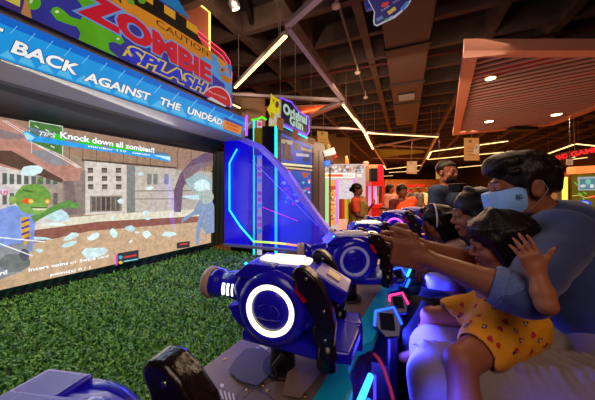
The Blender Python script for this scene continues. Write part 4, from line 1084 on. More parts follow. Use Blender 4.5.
m = MB(); m.obox(PY(380.5, 173, 5.2), V3((.05, 0, 0)), V3((0, .05, 0)), V3((0, 0, .17)), .02)
lm = m.build('red_lamp_column', glow('red lamp', '#ff1424', 1.4)); tag(lm, 'glowing red upright lamp box above the red claw machine', 'lamp')
tag(MB().obox(PY(373.5, 175, 5.3), V3((.075, 0, 0)), V3((0, .08, 0)), V3((0, 0, .14)), .01).build('loudspeaker', m_black), 'black box speaker left of the glowing red lamp', 'loudspeaker')

# food counter with red letters on the far wall
fy = 17.0
fc = thing('food_counter', 'distant orange counter with red glowing letters above it', 'counter', (PY(425, 0, fy).x, fy+.5, 0))
MB().box((PY(385, 0, fy).x, fy, 0), (PY(450, 0, fy).x, fy+1, PY(0, 179.5, fy).z)).build('counter_front', mat('counter wood', '#b06a28', .6, noise=.2, nscale=3), fc)
cv = Canvas(V3((PY(410, 0, fy).x, fy-.02, 2)), (0, -1, 0), step=.004)
cv.text('Sky Beverages Player', (398, 186.5), (425, 186.2), 2.6, '#ff1c1c', off=.04); cv.ell(409, 190.8, 1.5, 1.2, '#ff1c1c')
cv.build('red_letters', attrmat_emit('sign letters', 1.2), fc)
# right hand machine row
gy = 3.2
sh = thing('crane_game', 'olive yellow lit game machine with small screen and blue oval lamp at right', 'arcade machine', (PY(590, 0, gy).x, gy+.3, 0))
x0 = PY(571, 0, gy).x
MB().box((x0, gy, 0), (x0+1.5, gy+.8, PY(0, 174, gy).z), .02).build('machine_body', mat('olive body', '#7c6a1c', .5), sh)
cv = Canvas(V3((x0, gy-.004, 1)), (0, -1, 0)); P = cv.poly
P([(572, 174), (640, 174), (640, 260), (572, 260)], '#6e5c14')
P([(577.5, 177), (610, 176), (610, 190), (578, 190.5)], '#a8b0b8'); P([(580, 179), (608, 178), (608, 188.5), (580, 189)], '#5c8a98'); cv.ell(588, 182, 3, 3, '#80c8b0', 8); cv.ell(583, 186, 3, 1.6, '#e0d8d0', 8); cv.ell(592, 186, 2.4, 2, '#e8f0e8', 8)
for a, b in (((574, 182), (577, 185)), ((578, 193), (582, 195)), ((583, 192), (586, 194)), ((583, 198), (584, 201))): cv.line([a, b], 1.2, '#60d840')
P([(588, 196), (600, 194.5), (600, 198), (588, 198)], '#ff1818'); cv.line([(572, 196), (578, 195), (586, 198), (594, 196)], .8, '#e8c870')
cv.ell(584, 203.5, 7, 3.4, '#2a50f0'); cv.ell(584, 203, 4.5, 1.8, '#a8b8f8')
cv.build('front_artwork', m_pr_em, sh)
MB().obox(PY(590, 169.5, gy-.05), V3((.25, 0, .012)), V3((0, .05, 0)), V3((0, 0, .045)), .02).build('light_header', glow('orange header', '#ff8040', 1.3), sh)
yl = thing('light_column', 'upright glowing yellow light panel right of the masked man', 'light', (PY(564, 0, gy).x, gy+.1, 0))
MB().box((PY(557, 0, gy).x, gy, 0), (PY(570.5, 0, gy).x, gy+.2, PY(0, 173, gy).z), .02).build('surround', mat('surround tan', '#b08858', .5), yl)
MB().box((PY(562, 0, gy).x, gy-.01, .6), (PY(567, 0, gy).x, gy+.01, PY(0, 177, gy).z)).build('light_panel', glow('yellow panel', '#ffe860', 1.2), yl)
rc_ = thing('red_game_cabinet', 'narrow red lit game cabinet edge right behind the masked man', 'arcade machine', (PY(552, 0, 3.6).x, 3.7, 0))
MB().box((PY(545, 0, 3.6).x, 3.6, 0), (PY(558.5, 0, 3.6).x, 4.1, PY(0, 170, 3.6).z), .02).build('cabinet_body', mat('cab dark red', '#7a2018', .4, emit='#a02818', strength=.3), rc_)
m = MB()
for i, yy in enumerate((178, 183, 188, 193)): m.ball(PY(556, yy, 3.59), (.02, .01, .03), 8)
m.build('bulb_row', glow('bulb', '#ffd8d0', 1.6), rc_)['kind'] = 'stuff'
# red arched letters over the machines
ry_ = 4.4
rl = thing('red_sign', 'curved red glowing sign letters at the right edge', 'sign', PY(570, 150, ry_))
cv = Canvas(PY(570, 150, ry_), (-.35, -1, 0), step=.001)
cv.poly([(553, 156), (566, 152), (580, 149.5), (600, 147.5), (600, 151.5), (585, 154), (570, 158), (553, 162)], '#5a1c14')
cv.text('LAND', (553.5, 160.8), (568, 157.5), 4.6, '#ff2020', off=.05); cv.text('GAME', (571, 156.6), (599, 151.2), 4.6, '#ff2828', off=.05)
cv.build('letters', attrmat_emit('sign letters', 1.2), rl)
MB().cyl(PY(575, 151, ry_+.05), V3((PY(575, 151, ry_).x, ry_+.05, 3.45)), .006, seg=6).build('hanger', m_grey, rl)
area('hall_fill', (1.2, 2.2, 2.7), 1.2, 22, (1, .66, .42), (0.9, .8, 1.2))  # unseen area lamps added to simulate the hall's overhead light
area('hall_fill', (2.5, 6.5, 2.75), 3.0, 170, (1, .62, .36), (2.2, 6.5, 0))
area('hall_fill', (5.0, 13, 2.75), 5.0, 700, (1, .60, .32), (5, 13, 0))
area('hall_fill', (0.2, -1.2, 2.9), 1.2, 22, (1, .74, .6), (0.1, .8, 1.1))
area('spot_lamp', PY(236, 9, 2.3), .1, 10, (1, .7, .5), (-.9, 2.9, 3.3))
area('hall_fill', (1.0, 2.9, 2.5), 1.2, 40, (1, .68, .42), (1.9, 5, 1.1))  # added fill that brightens the fronts of the people behind
area('hall_up_fill', (1.5, 3.2, 1.9), 3.5, 6, (1, .62, .42), (1.5, 3.4, 4))  # upward fill added to brighten the ceiling
# ================================================================= figures
m_skin = mat('skin', '#8a5238', .5, noise=.06, nscale=30, spec=.35)
m_skinc = mat('child skin', '#9a5c40', .5, noise=.05, nscale=30, spec=.35)
m_skin2 = mat('skin deep', '#6f3f2a', .5, spec=.35)
m_lip = mat('lips', '#7a3430', .4)
m_hair = mat('black hair', '#150c08', .42, bump=.35, bscale=150, stretch=(1, 1, .12), spec=.28)
m_eyew = mat('eye white', '#8e8279', .25); m_iris = mat('iris', '#150c08', .1); m_brow = mat('brow', '#120c0a', .8)

def head_sdf(S, f, neck=None, child=False, nr=.052):
    k = f.k; E = lambda c, r, kk=.012, op='add': S.ell(f.p(*c), f.s3(*r), f.R, kk*k, op)
    if neck is not None: S.cap(f.p(0, -.02, -.06), neck, nr*k, nr*k*1.15, .02)
    E((0, -.012, .03), (.074, .095, .085)); E((0, .028, -.035), (.060 if not child else .064, .062, .076 if not child else .068), .02)
    E((0, .060, -.092), (.024, .024, .020), .02)
    for s_ in (-1, 1):
        E((s_*.036, .060, -.032), (.026, .024, .024), .015); E((s_*.047, .02, -.075), (.02, .035, .02), .02)
        E((s_*.031, .098, .004), (.020, .016, .012), .012, 'sub')
        S.ell(f.p(s_*.031, .080, .003), f.s3(.0155, .0138, .0125), f.R, .003*k)      # lid volume
        E((s_*.076, -.008, -.006), (.010, .020, .031), .006); E((s_*.085, -.004, -.004), (.005, .011, .018), .004, 'sub')
        E((s_*.013, .094, -.034), (.009, .010, .008), .006)
    S.cap(f.p(0, .082, .012), f.p(0, .106, -.030), .007*k, .010*k, .010*k)
    S.cap(f.p(-.035, .080, .022), f.p(.035, .080, .022), .010*k, .010*k, .012*k)
    E((0, .086, -.058), (.024, .012, .0055), .004); E((0, .085, -.068), (.020, .012, .006), .004)
    S.paint(f.p(0, .090, -.0625), f.s3(.026, .016, .011), 1, f.R)
def face_parts(root, f, brow=True, closed=False):
    for s_ in (-1, 1):
        m = MB(); m.ball(f.p(s_*.031, .0835, .002), [q*f.k for q in (.0120, .0115, .0050)], 14, f.m); e = m.build('eye', m_eyew, root)
        m = MB(); m.ball(f.p(s_*.031, .0912, .002), [q*f.k for q in (.0062, .0045, .0052)], 12, f.m); m.build('iris', m_iris, e)
        if brow:
            m = MB(); m.tube([f.p(s_*(.013+.01*i), .0935-.0025*i*i*.5, .026+.003*math.sin(i)) for i in range(4)], [.0022*f.k, .0032*f.k, .003*f.k, .0016*f.k], 8); m.build('eyebrow', m_brow, root)
def hand_sdf(S, wrist, d, pn, side, L=.18, curls=(.5, .55, .6, .65), thumb=.4, spread=.06, r=1.0):
    """d: towards the fingers, pn: palm normal, side: thumb side (+1 = cross(d, pn), -1 = the other)"""
    w, d = V3(wrist), V3(d).normalized(); pn = V3(pn); pn = (pn-d*pn.dot(d)).normalized(); s = d.cross(pn)*side
    q = L/.18; R = np.array([[d[i], s[i], pn[i]] for i in range(3)])
    S.box(w+d*.045*q, (.036*q, .028*q*r, .004*q), R, .011*q, .012)
    S.cap(w-d*.01*q, w+d*.02*q, .023*q*r, .024*q*r, .012)
    for i in range(4):
        off = (.030-.0200*i)*q*r; base = w+d*(.080-.004*abs(i-1.2))*q+s*off
        ln = (.042, .047, .043, .034)[i]*q; a = (1.5-i)*spread; c = curls[i]; p = base; ang = 0; rr = (.0088, .009, .0086, .0076)[i]*q*r
        S.cap(w+d*.05*q+s*off*.9, base, rr*1.05, rr*1.05, .006)
        for j, f_ in enumerate((1, .62, .5)):
            ang += c*(1.0, 1.15, .8)[j]
            dr = (d*math.cos(ang)+pn*math.sin(ang)+s*math.sin(a)*.9).normalized(); n_ = p+dr*ln*f_
            S.cap(p, n_, rr*(1-.06*j), rr*(.93-.08*j), .003); p = n_
    b = w+d*.022*q+s*.026*q*r; td = (d*.72+s*.85+pn*.25*thumb).normalized(); t1 = b+td*.042*q
    S.cap(b-s*.008*q, t1, .0145*q*r, .011*q*r, .010)
    td2 = (d*(.9-.2*thumb)+s*(.55-.9*thumb)+pn*(.2+.6*thumb)).normalized(); t2 = t1+td2*.030*q; S.cap(t1, t2, .0105*q*r, .0095*q*r, .004)
    S.cap(t2, t2+(td2+pn*.25*thumb).normalized()*.022*q, .0098*q*r, .0075*q*r, .003)

def sdf_for(pts, m, res):
    a = np.array([list(p) for p in pts]); return SDF(a.min(0)-m, a.max(0)+m, res)

# ---------------------------------------------------------------- the masked man
g2 = bpy.data.objects['mounted_gun.002']
man = thing('person', 'man in rolled-sleeve dark blue shirt and pale blue face mask, holding a gun', 'person', (.95, .78, .40))
hf = Fr((.822, .915, 1.417), (-.955, .29, -.10), (0.03, -.02, 1), 1.0)
neck = V3((.905, .905, 1.29))
shN, shF = V3((.815, .765, 1.265)), V3((.915, 1.08, 1.26))
elN, elF = V3((.545, .600, 1.150)), V3((.675, .93, 1.135))
wrN, wrF = V3((.372, .738, 1.207)), V3((.420, .885, 1.215))
hipN, hipF = V3((.88, .67, .845)), V3((.97, .88, .845)); knN, knF = V3((.372, .700, .885)), V3((.440, .83, .875))
anN, anF = V3((.40, .70, .46)), V3((.50, .93, .46))
chest = V3((.965, .93, 1.15)); pelv = V3((1.0, .79, .90))
S = sdf_for([anN, hf.p(0, 0, .2), pelv+V3((.2, 0, 0)), wrN+V3((-.2, -.05, 0)), elN, shF], .13, .0048)
head_sdf(S, hf, neck, nr=.055)
S.cap(neck, chest, .065, .115, .03); S.cap(chest+V3((.02, 0, 0)), pelv+V3((.03, 0, 0)), .112, .115, .04)
S.cap(shN, neck, .05, .05, .03); S.cap(shF, neck, .05, .05, .03)
for sh_, el_, wr_ in ((shN, elN, wrN), (shF, elF, wrF)):
    S.cap(sh_, el_, .046, .036, .02); mid = el_+(wr_-el_)*.3; S.cap(el_, mid, .035, .035, .01); S.cap(mid, wr_, .035, .022, .01)
hand_sdf(S, wrN, (-.95, .10, .16), (.05, 1, .05), -1, .185, (.35, .95, 1.0, 1.05), .5, .03)
hand_sdf(S, wrF, (-.98, -.05, .10), (0, -1, .0), 1, .185, (.35, .95, 1.0, 1.05), .5, .03)
for h_, k_, a_ in ((hipN, knN, anN), (hipF, knF, anF)):
    S.cap(pelv, h_, .10, .085, .03); S.cap(h_, k_, .075, .055, .02); S.cap(k_, a_, .05, .035, .02)
    S.cap(a_-Z*.03, a_+V3((-.14, .04, -.05)), .035, .028, .02)
S.mesh('body', [m_skin, m_lip], man)
face_parts(man, hf)
# hair: short, thick, swept up
S = SDF(hf.p(0, 0, .04)-V3((.19, .19, .19)), hf.p(0, 0, .04)+V3((.19, .19, .19)), .0045)
k = hf.k
S.ell(hf.p(0, -.014, .045), hf.s3(.085, .100, .088), hf.R, .01); S.ell(hf.p(0, .040, .092), hf.s3(.070, .070, .044), hf.R, .02); S.ell(hf.p(.0, .085, .075), hf.s3(.055, .030, .028), hf.R, .015)
S.ell(hf.p(0, -.055, .01), hf.s3(.072, .050, .065), hf.R, .02)
rh = random.Random(12)
for i in range(46):
    a_, b_ = rh.uniform(-1.3, 1.3), rh.uniform(-.9, 1.1); q_ = (.075*math.sin(a_), -.01+.095*math.sin(b_), .035+.085*math.cos(a_)*math.cos(b_*.8)); S.cap(hf.p(*q_), hf.p(q_[0]+rh.uniform(-.02, .02), q_[1]+rh.uniform(-.005, .03), q_[2]+rh.uniform(.0, .016)), .011, .004, .006)
S.ell(hf.p(0, .112, -.050), hf.s3(.085, .078, .098), hf.R, .012, 'sub'); S.box(hf.p(0, -.0, -.12), hf.s3(.12, .075, .085), hf.R, .015, .01, 'sub')
S.ell(hf.p(.082, -.012, -.012), hf.s3(.02, .026, .038), hf.R, .006, 'sub'); S.ell(hf.p(-.082, -.012, -.012), hf.s3(.02, .026, .038), hf.R, .006, 'sub')
for s_ in (-1, 1): S.cap(hf.p(s_*.076, .014, .03), hf.p(s_*.074, .016, -.02), .009*k, .005*k, .006)
S.wrinkle(.0045, 110, 3, 8); S.mesh('hair', m_hair, man)
# mask: shell over nose, mouth and chin with ear loops
S = SDF(hf.p(0, .06, -.05)-V3((.13, .13, .13)), hf.p(0, .06, -.05)+V3((.13, .13, .13)), .0035)
def maskvol(S, g, op='add', kk=.012):
    S.ell(hf.p(0, .036, -.040), hf.s3(.066+g, .066+g, .078+g), hf.R, kk, op); S.cap(hf.p(0, .088, -.022), hf.p(0, .080, -.075), (.026+g)*k, (.022+g)*k, .02, op)
maskvol(S, .007); S.cap(hf.p(0, .100, -.018), hf.p(0, .100, -.085), .022*k, .018*k, .03)
S.cut(hf.p(0, .10, -.008), hf.z+hf.y*.22); S.cut(hf.p(0, .020, -.05), -hf.y+hf.z*-.05); S.cut(hf.p(0, .06, -.118), -hf.z+hf.y*-.25)
S.mesh('face_mask', mat('mask blue', '#86b4f0', .7, noise=.04, nscale=60, bump=.1, bscale=200), man)
msk = [c for c in man.children if c.name.startswith('face_mask')][0]
m = MB()
for s_ in (-1, 1):
    m.tube([hf.p(s_*.066, .030, -.012), hf.p(s_*.078, .006, .018), hf.p(s_*.086, -.018, .020), hf.p(s_*.086, -.03, -.01), hf.p(s_*.078, -.012, -.042), hf.p(s_*.068, .024, -.085)], .0010, 6)
    m.build('ear_loop', mat('loop white', '#8a94a8', .6), msk); m = MB()
c0 = hf.p(-.0735, .045, -.028)      # small square mark by the ear
m = MB(); 
Rl = Fr(c0, (-hf.x+hf.y*.5), hf.z, 1)
for a_, b_ in (((-.007, -.007), (.007, -.007)), ((.007, -.007), (.007, .007)), ((.007, .007), (-.007, .007)), ((-.007, .007), (-.007, -.007)), ((-.003, -.003), (.003, -.003)), ((-.003, .0), (.002, .0)), ((-.003, .003), (.003, .003))):
    m.cyl(Rl.p(a_[0], .004, a_[1]), Rl.p(b_[0], .004, b_[1]), .0011, seg=6)
m.build('mask_mark', mat('ink', '#1c2440', .6), msk)
# shirt
m_shirt = mat('shirt blue', '#2f3c6c', .8, noise=.14, nscale=160, bump=.2, bscale=250, sheen=.2)
S = sdf_for([hipN, neck, shF, elN, pelv+V3((.2, 0, 0))], .2, .006)
S.cap(neck+V3((.01, 0, -.02)), chest, .085, .155, .04); S.cap(chest+V3((.04, 0, .05)), pelv+V3((.03, 0, .02)), .150, .165, .05)
S.cap(neck+V3((.07, -.01, .0)), chest+V3((.08, 0, 0)), .075, .13, .04)
S.cap(neck+V3((0, 0, -.01)), shN, .07, .072, .04); S.cap(neck+V3((0, 0, -.01)), shF, .07, .072, .04)
cuN = elN+(wrN-elN)*.16; cuF = elF+(wrF-elF)*.10
for sh_, el_, cu_ in ((shN, elN, cuN), (shF, elF, cuF)): S.cap(sh_, el_, .072, .050, .03); S.cap(el_, cu_, .048, .045, .02)
S.cap(neck+V3((.0, 0, .0)), neck+(hf.p(0, -.02, -.06)-neck)*.35, .074, .067, .01)
S.wrinkle(.0085, 55, 5, 7)
S.cap(neck, hf.p(0, -.01, -.04), .062, .060, .004, 'sub')
S.cap(elN+(cuN-elN)*.9, wrN, .040, .040, .002, 'sub'); S.cap(elF+(cuF-elF)*.9, wrF, .040, .040, .002, 'sub')
S.mesh('shirt', m_shirt, man)
sh_o = [c for c in man.children if c.name.startswith('shirt')][0]
m_cuff = mat('cuff', '#56669a', .8, noise=.15, nscale=160, bump=.25, bscale=200)
for el_, cu_, wr_ in ((elN, cuN, wrN), (elF, cuF, wrF)):
    d = (wr_-el_).normalized(); m = MB(); m.lathe(cu_-d*.030, d, [(0, .047), (.004, .052), (.025, .053), (.052, .050), (.058, .046), (.056, .039), (.01, .041)], 32)
    m.lathe(cu_+d*.002, d, [(0, .0515), (.002, .0535), (.004, .0510)], 32); m.build('rolled_cuff', m_cuff, sh_o)
d = (hf.p(0, -.03, -.05)-neck).normalized()
m = MB(); m.lathe(neck+d*.015+V3((.008, 0, 0)), d, [(0, .078), (.03, .073), (.042, .068), (.044, .063), (.03, .064), (0, .068)], 32); m.build('collar', m_shirt, sh_o)
# trousers
m_tr = mat('trousers', '#90807c', .85, noise=.06, nscale=120, bump=.15, bscale=220)
S = sdf_for([pelv+V3((.1, 0, 0)), knN, knF, anN, hipF], .16, .0058)
S.cap(pelv-Z*.02, pelv-Z*.04+V3((.05, 0, 0)), .145, .145, .03)
for h_, k_, a_ in ((hipN, knN, anN), (hipF, knF, anF)):
    S.cap(pelv, h_, .13, .105, .03); S.cap(h_, k_+V3((.03, 0, 0)), .098, .076, .03); S.cap(k_+V3((.015, 0, 0)), a_, .074, .058, .02)
for i in range(16):
    t_ = .06+.9*i/16; c_ = knN+(hipN-knN)*t_; r1_ = .082+.02*t_; S.chain([c_+V3((.02, -r1_*.9, .0)), c_+V3((.00, -r1_*.45, r1_*.88)), c_+V3((-.035, .02, r1_*.98)), c_+V3((-.07, r1_*.6, r1_*.75))], [.004, .009+.004*math.sin(i*2.3), .009, .004], .014)
S.wrinkle(.008, 34, 9, 7, (1, .4, 1)); S.mesh('trousers', m_tr, man)
for a_ in (anN, anF):
    m = MB(); m.obox(a_+V3((-.06, .02, -.065)), V3((-.13, .035, 0)), V3((.012, .045, 0)), Z*.03, .022); m.build('shoe', m_black, man)

# ---------------------------------------------------------------- child on his lap
kid = thing('person', 'small girl in yellow dress sitting on the masked man, hand on his sleeve', 'person', (.60, .74, .93))
kf = Fr((.650, .805, 1.240), (-.92, .30, -.24), (-.16, -.06, 1), .80)
kneck = V3((.685, .805, 1.175)); kch = V3((.68, .81, 1.11)); kpel = V3((.655, .785, 1.005))
ksh, kel, kwr = V3((.665, .735, 1.125)), V3((.528, .530, 1.160)), V3((.535, .560, 1.222))
kshF, kelF, kwrF = V3((.67, .87, 1.14)), V3((.58, .87, 1.10)), V3((.52, .84, 1.155))
khN, kkN, kaN = V3((.630, .745, .985)), V3((.418, .640, .966)), V3((.392, .568, .79))
khF, kkF, kaF = V3((.64, .84, .99)), V3((.462, .87, .968)), V3((.48, .93, .82))
S = sdf_for([kf.p(0, 0, .2), kaN, kwr, kelF, kkF, kpel], .11, .0040)
head_sdf(S, kf, kneck, True, .042)
S.cap(kneck, kch, .045, .075, .02); S.cap(kch, kpel, .078, .09, .03)
for a_, b_, c_ in ((ksh, kel, kwr), (kshF, kelF, kwrF)): S.cap(kch, a_, .040, .026, .02); S.cap(a_, b_, .024, .019, .008); S.cap(b_, b_+(c_-b_)*.35, .019, .021, .005); S.cap(b_+(c_-b_)*.35, c_, .021, .0145, .006)
hand_sdf(S, kwr, (-.36, .06, .93), (.20, .97, .10), -1, .088, (.30, .26, .26, .30), -.55, .10, 1.1)
hand_sdf(S, kwrF, (-.9, 0, .25), (0, 0, -1), 1, .12, (.3, .3, .3, .3), .2, .06)
for a_, b_, c_ in ((khN, kkN, kaN), (khF, kkF, kaF)):
    q_ = 1 if a_ is khN else .8
    S.cap(a_, b_, .052*q_, .038*q_, .02); S.cap(b_, b_+(c_-b_)*.4, .036*q_, .035*q_, .01); S.cap(b_+(c_-b_)*.4, c_, .035*q_, .022, .01)
    S.cap(c_-Z*.02, c_+V3((-.08, .02, -.05)), .022, .018, .015)
S.mesh('body', [m_skinc, m_lip], kid)
face_parts(kid, kf)
S = SDF(kf.p(0, 0, 0)-V3((.19, .19, .2)), kf.p(0, 0, 0)+V3((.19, .19, .19)), .0042)
S.ell(kf.p(0, -.018, .036), kf.s3(.088, .108, .092), kf.R, .01); S.ell(kf.p(0, .045, .060), kf.s3(.070, .050, .045), kf.R, .02)
for s_ in (-1, 1): S.cap(kf.p(s_*.070, .035, .03), kf.p(s_*.070, .012, -.085), .024*kf.k, .016*kf.k, .015)
rh = random.Random(3)
for i in range(60):
    a_ = rh.uniform(-1.5, 1.5); S.chain([kf.p(.02*math.sin(a_), .0, .125), kf.p(.075*math.sin(a_), .085*math.cos(a_), .075), kf.p(.084*math.sin(a_), .100*math.cos(a_*1.0)-.006, .028+.02*rh.random())], [.008, .007, .003], .006)
    a_ = rh.uniform(1.4, 4.9); S.chain([kf.p(.02*math.sin(a_), .0, .125), kf.p(.086*math.sin(a_), .10*math.cos(a_)-.01, .06), kf.p(.088*math.sin(a_), .11*math.cos(a_)-.02, -.06-.04*rh.random())], [.008, .009, .005], .008)
S.ell(kf.p(0, -.075, -.03), kf.s3(.085, .07, .085), kf.R, .02); S.cap(kf.p(.0, -.09, .0), kf.p(0, -.105, -.09), .06*kf.k, .045*kf.k, .02)
S.ell(kf.p(0, .118, -.062), kf.s3(.064, .062, .106), kf.R, .006, 'sub'); S.ell(kf.p(0, .10, -.10), kf.s3(.062, .075, .075), kf.R, .006, 'sub')
S.wrinkle(.003, 110, 8, 8, (1, 1, .3)); S.mesh('hair', m_hair, kid)
# dress
m_dr = mat('dress yellow', '#e8980c', .75, noise=.05, nscale=60, bump=.1, bscale=200)
S = sdf_for([kch, kpel, kkN, kkF], .17, .0045)
S.cap(kch+Z*.01, kpel, .074, .080, .03); S.cap(ksh+V3((.01, .02, 0)), kshF, .045, .045, .02)
for a_, b_ in ((khN, kkN), (khF, kkF)): e_ = a_+(b_-a_)*.62; S.cap(a_+Z*.01, e_+Z*.008, .062, .050, .04)
S.cap(kpel+V3((.0, -.02, -.01)), khN+(kkN-khN)*.45, .080, .060, .04); S.cap(kpel, kpel+V3((.050, -.02, -.020)), .075, .050, .03)
for i in range(13):
    t_ = i/12; w0 = kch+V3((-.07+.12*t_, -.055+.01*t_, -.065)); w1 = khN+(kkN-khN)*(.62-.85*t_)+V3((0, -.045, -.008+.012*math.sin(i*2.1))); S.chain([w0, (w0+w1)/2+V3((0, -.030, .008)), w1], [.010, .014, .013+.005*math.sin(i*1.7)], .012)
S.wrinkle(.0045, 70, 21, 7, (1, 1, .4))
for a_, b_ in ((khN, kkN), (khF, kkF)): S.cap(a_+(b_-a_)*.64, b_+(b_-a_)*.4, .047, .046, .003, 'sub')
S.cap(kneck+Z*.02, kneck+Z*.06, .05, .05, .003, 'sub')
dr = S.mesh('dress', m_dr, kid)
# printed birds and blossoms on the dress: small raised fabric prints
dep = bpy.data.meshes['dress']; r_ = random.Random(4); bmd = bmesh.new(); 
cols = [mat('print red', '#c0202c', .7), mat('print navy', '#2a2c58', .7), mat('print white', '#d8c0b8', .7)]
def stamp(cpx, cpy, s_, kind, i):
    """find the point of the dress under a motif and lay a little disc there"""
    O_ = V3((0, 0, H)); d_ = ray(cpx, cpy).normalized(); loc_m = wm(dr)
    ok, hit_, nn, _ = dr.ray_cast(loc_m.inverted() @ O_, d_)
    if not ok: return
    hit_ = loc_m @ hit_
    if kind == 0: m.mi = 0; blob(hit_+V3((.003, 0, .002)), nn, s_*.8); m.mi = 1; blob(hit_+V3((-.004, 0, -.004)), nn, s_*.55)
    elif kind == 1: m.mi = 1; blob(hit_, nn, s_*.8); m.mi = 2; blob(hit_+nn*.0006, nn, s_*.4); m.mi = 0; blob(hit_+V3((.006, 0, .003)), nn, s_*.4)
    else: m.mi = 0; blob(hit_, nn, s_); 
def blob(c, nn, r):
    x = nn.orthogonal().normalized(); y = nn.cross(x); pts = []
    for i in range(9):
        t = 2*PI*i/9; q = r*(1+.25*math.sin(3*t+r*900)); pts.append(c+nn*.0016+x*q*math.cos(t)+y*q*.75*math.sin(t))
    m.poly(pts)
m = MB()
bpy.context.view_layer.update()
MOT = [(476, 306), (494, 308), (479, 316), (460, 315), (466, 326), (455, 330), (470, 323), (484, 327), (500, 329), (470, 337), (477, 338), (490, 339), (497, 346), (515, 331), (505, 322), (533, 335), (539, 340), (531, 352), (515, 351), (525, 324), (486, 300), (545, 345), (520, 340), (462, 305)]
for i, (a_, b_) in enumerate(MOT): stamp(a_, b_, .0092, i % 3 if i % 5 else 2, i)
m.build('dress_print', cols, dr, fixn=False)['kind'] = 'stuff'

# ---------------------------------------------------------------- helper for simpler figures
def figure(label, J, hf, skin=m_skin, res=.009, hands=True, root=None, group=None, headk=False, foot=(-.12, .03, -.05), R=1.0, handdir=(-1, .2, 0), palm=(0, 0, -1)):
    root = thing('person', label, 'person', root or (J['pelv'].x, J['pelv'].y, 0), group)
    S = sdf_for([v for v in J.values()]+[hf.p(0, 0, .2)], .16, res)
    head_sdf(S, hf, J['neck'], False, .05)
    S.cap(J['neck'], J['chest'], .06*R, .12*R, .03); S.cap(J['chest'], J['pelv'], .115*R, .125*R, .04)
    for s_ in 'LR':
        if 'sh'+s_ in J:
            S.cap(J['neck'], J['sh'+s_], .045*R, .045*R, .03); S.cap(J['sh'+s_], J['el'+s_], .045*R, .036*R, .02); S.cap(J['el'+s_], J['wr'+s_], .037*R, .024*R, .015)
            hand_sdf(S, J['wr'+s_], (J['wr'+s_]-J['el'+s_]) if handdir is None else handdir, palm, 1 if s_ == 'R' else -1, .17*R, (.6,)*4, .3)
        if 'kn'+s_ in J:
            S.cap(J['pelv'], J['kn'+s_], .09*R, .055*R, .03); S.cap(J['kn'+s_], J['an'+s_], .052*R, .032*R, .02); S.cap(J['an'+s_]-Z*.02, J['an'+s_]+V3(foot), .032*R, .026*R, .02)
    S.mesh('body', [skin, m_lip], root); return root
def cloth(root, name, segs, m_, res=.009, wr=.004, fr=40, seed=1, subs=(), cuts=()):
    pts = [p for s_ in segs for p in s_[:2]]; S = sdf_for(pts, max(max(s_[2:4]) for s_ in segs)+.04, res)
    for a_, b_, ra, rb in segs: S.cap(a_, b_, ra, rb, .03)
    S.wrinkle(wr, fr, seed, 6)
    for a_, b_, ra, rb in subs: S.cap(a_, b_, ra, rb, .004, 'sub')
    for p_, n_ in cuts: S.cut(p_, n_)
    return S.mesh(name, m_, root)
def hair_long(root, f, res=.007, down=.12, side=.07, seed=2, bun=False):
    S = SDF(f.p(0, -.02, -.04)-V3((.24,)*3), f.p(0, -.02, -.04)+V3((.24,)*3), res)
    S.ell(f.p(0, -.018, .038), f.s3(.086, .108, .092), f.R, .01)
    if bun: S.ell(f.p(0, -.125, .0), f.s3(.045, .04, .045), f.R, .02); S.ell(f.p(0, -.06, -.02), f.s3(.07, .05, .06), f.R, .02)
    else:
        for s_ in (-1, 1): S.cap(f.p(s_*.07, .01, .0), f.p(s_*side, -.02, -down), .026*f.k, .02*f.k, .015)
        S.cap(f.p(0, -.07, -.0), f.p(0, -.09, -down-.04), .075*f.k, .06*f.k, .02)
    S.ell(f.p(0, .118, -.050), f.s3(.066, .062, .098), f.R, .012, 'sub'); S.ell(f.p(0, .09, -.11), f.s3(.062, .080, .07), f.R, .006, 'sub')
    if res < .0075:
        rh = random.Random(seed+9)
        for i in range(50):
            a_ = rh.uniform(1.6, 4.7); S.chain([f.p(.01*math.sin(a_), .02, .125), f.p(.086*math.sin(a_), .10*math.cos(a_)-.01, .06), f.p(.088*math.sin(a_), .11*math.cos(a_)-.02, -.06-.05*rh.random())], [.008, .009, .005], .008)
    S.wrinkle(.003, 90, seed, 7, (1, 1, .3)); return S.mesh('hair', m_hair, root)
def headband(root, f, r=.0055):
    m = MB(); m.tube([f.p(.098*math.cos(t), .030-.02*math.sin(t), .030+.108*math.sin(t)) for t in [PI*(-.12+1.24*i/24) for i in range(25)]], r*f.k, 8)
    m.build('headband', mat('headband white', '#d8c8b8', .4), root)

# girl with the headband, aiming the third gun
f1 = Fr((.765, 1.36, 1.228), (-.95, .22, -.16), (-.05, 0, 1), .80)
J = dict(neck=V3((.835, 1.35, 1.13)), chest=V3((.86, 1.36, 1.03)), pelv=V3((.93, 1.36, .84)), shL=V3((.80, 1.25, 1.10)), elL=V3((.655, 1.20, 1.09)), wrL=V3((.53, 1.17, 1.19)),
         shR=V3((.83, 1.47, 1.10)), elR=V3((.70, 1.42, 1.12)), wrR=V3((.56, 1.30, 1.20)), knL=V3((.60, 1.26, .93)), anL=V3((.56, 1.22, .55)), knR=V3((.64, 1.42, .93)), anR=V3((.60, 1.40, .55)))
gl = figure('girl in pale top with white headband reaching for a gun', J, f1, m_skin, .0055, R=.78, handdir=(-1, -.1, .1), palm=(0, 0, -1))
face_parts(gl, f1); hair_long(gl, f1, .0055, .14); headband(gl, f1)
cloth(gl, 'top', [(J['neck']-Z*.02, J['chest'], .065, .115), (J['chest'], J['pelv'], .112, .12), (J['neck'], J['shL'], .05, .055), (J['shL'], J['shL']+(J['elL']-J['shL'])*.45, .052, .05), (J['neck'], J['shR'], .05, .055)],
      mat('pale pink top', '#b89890', .8), .0065)
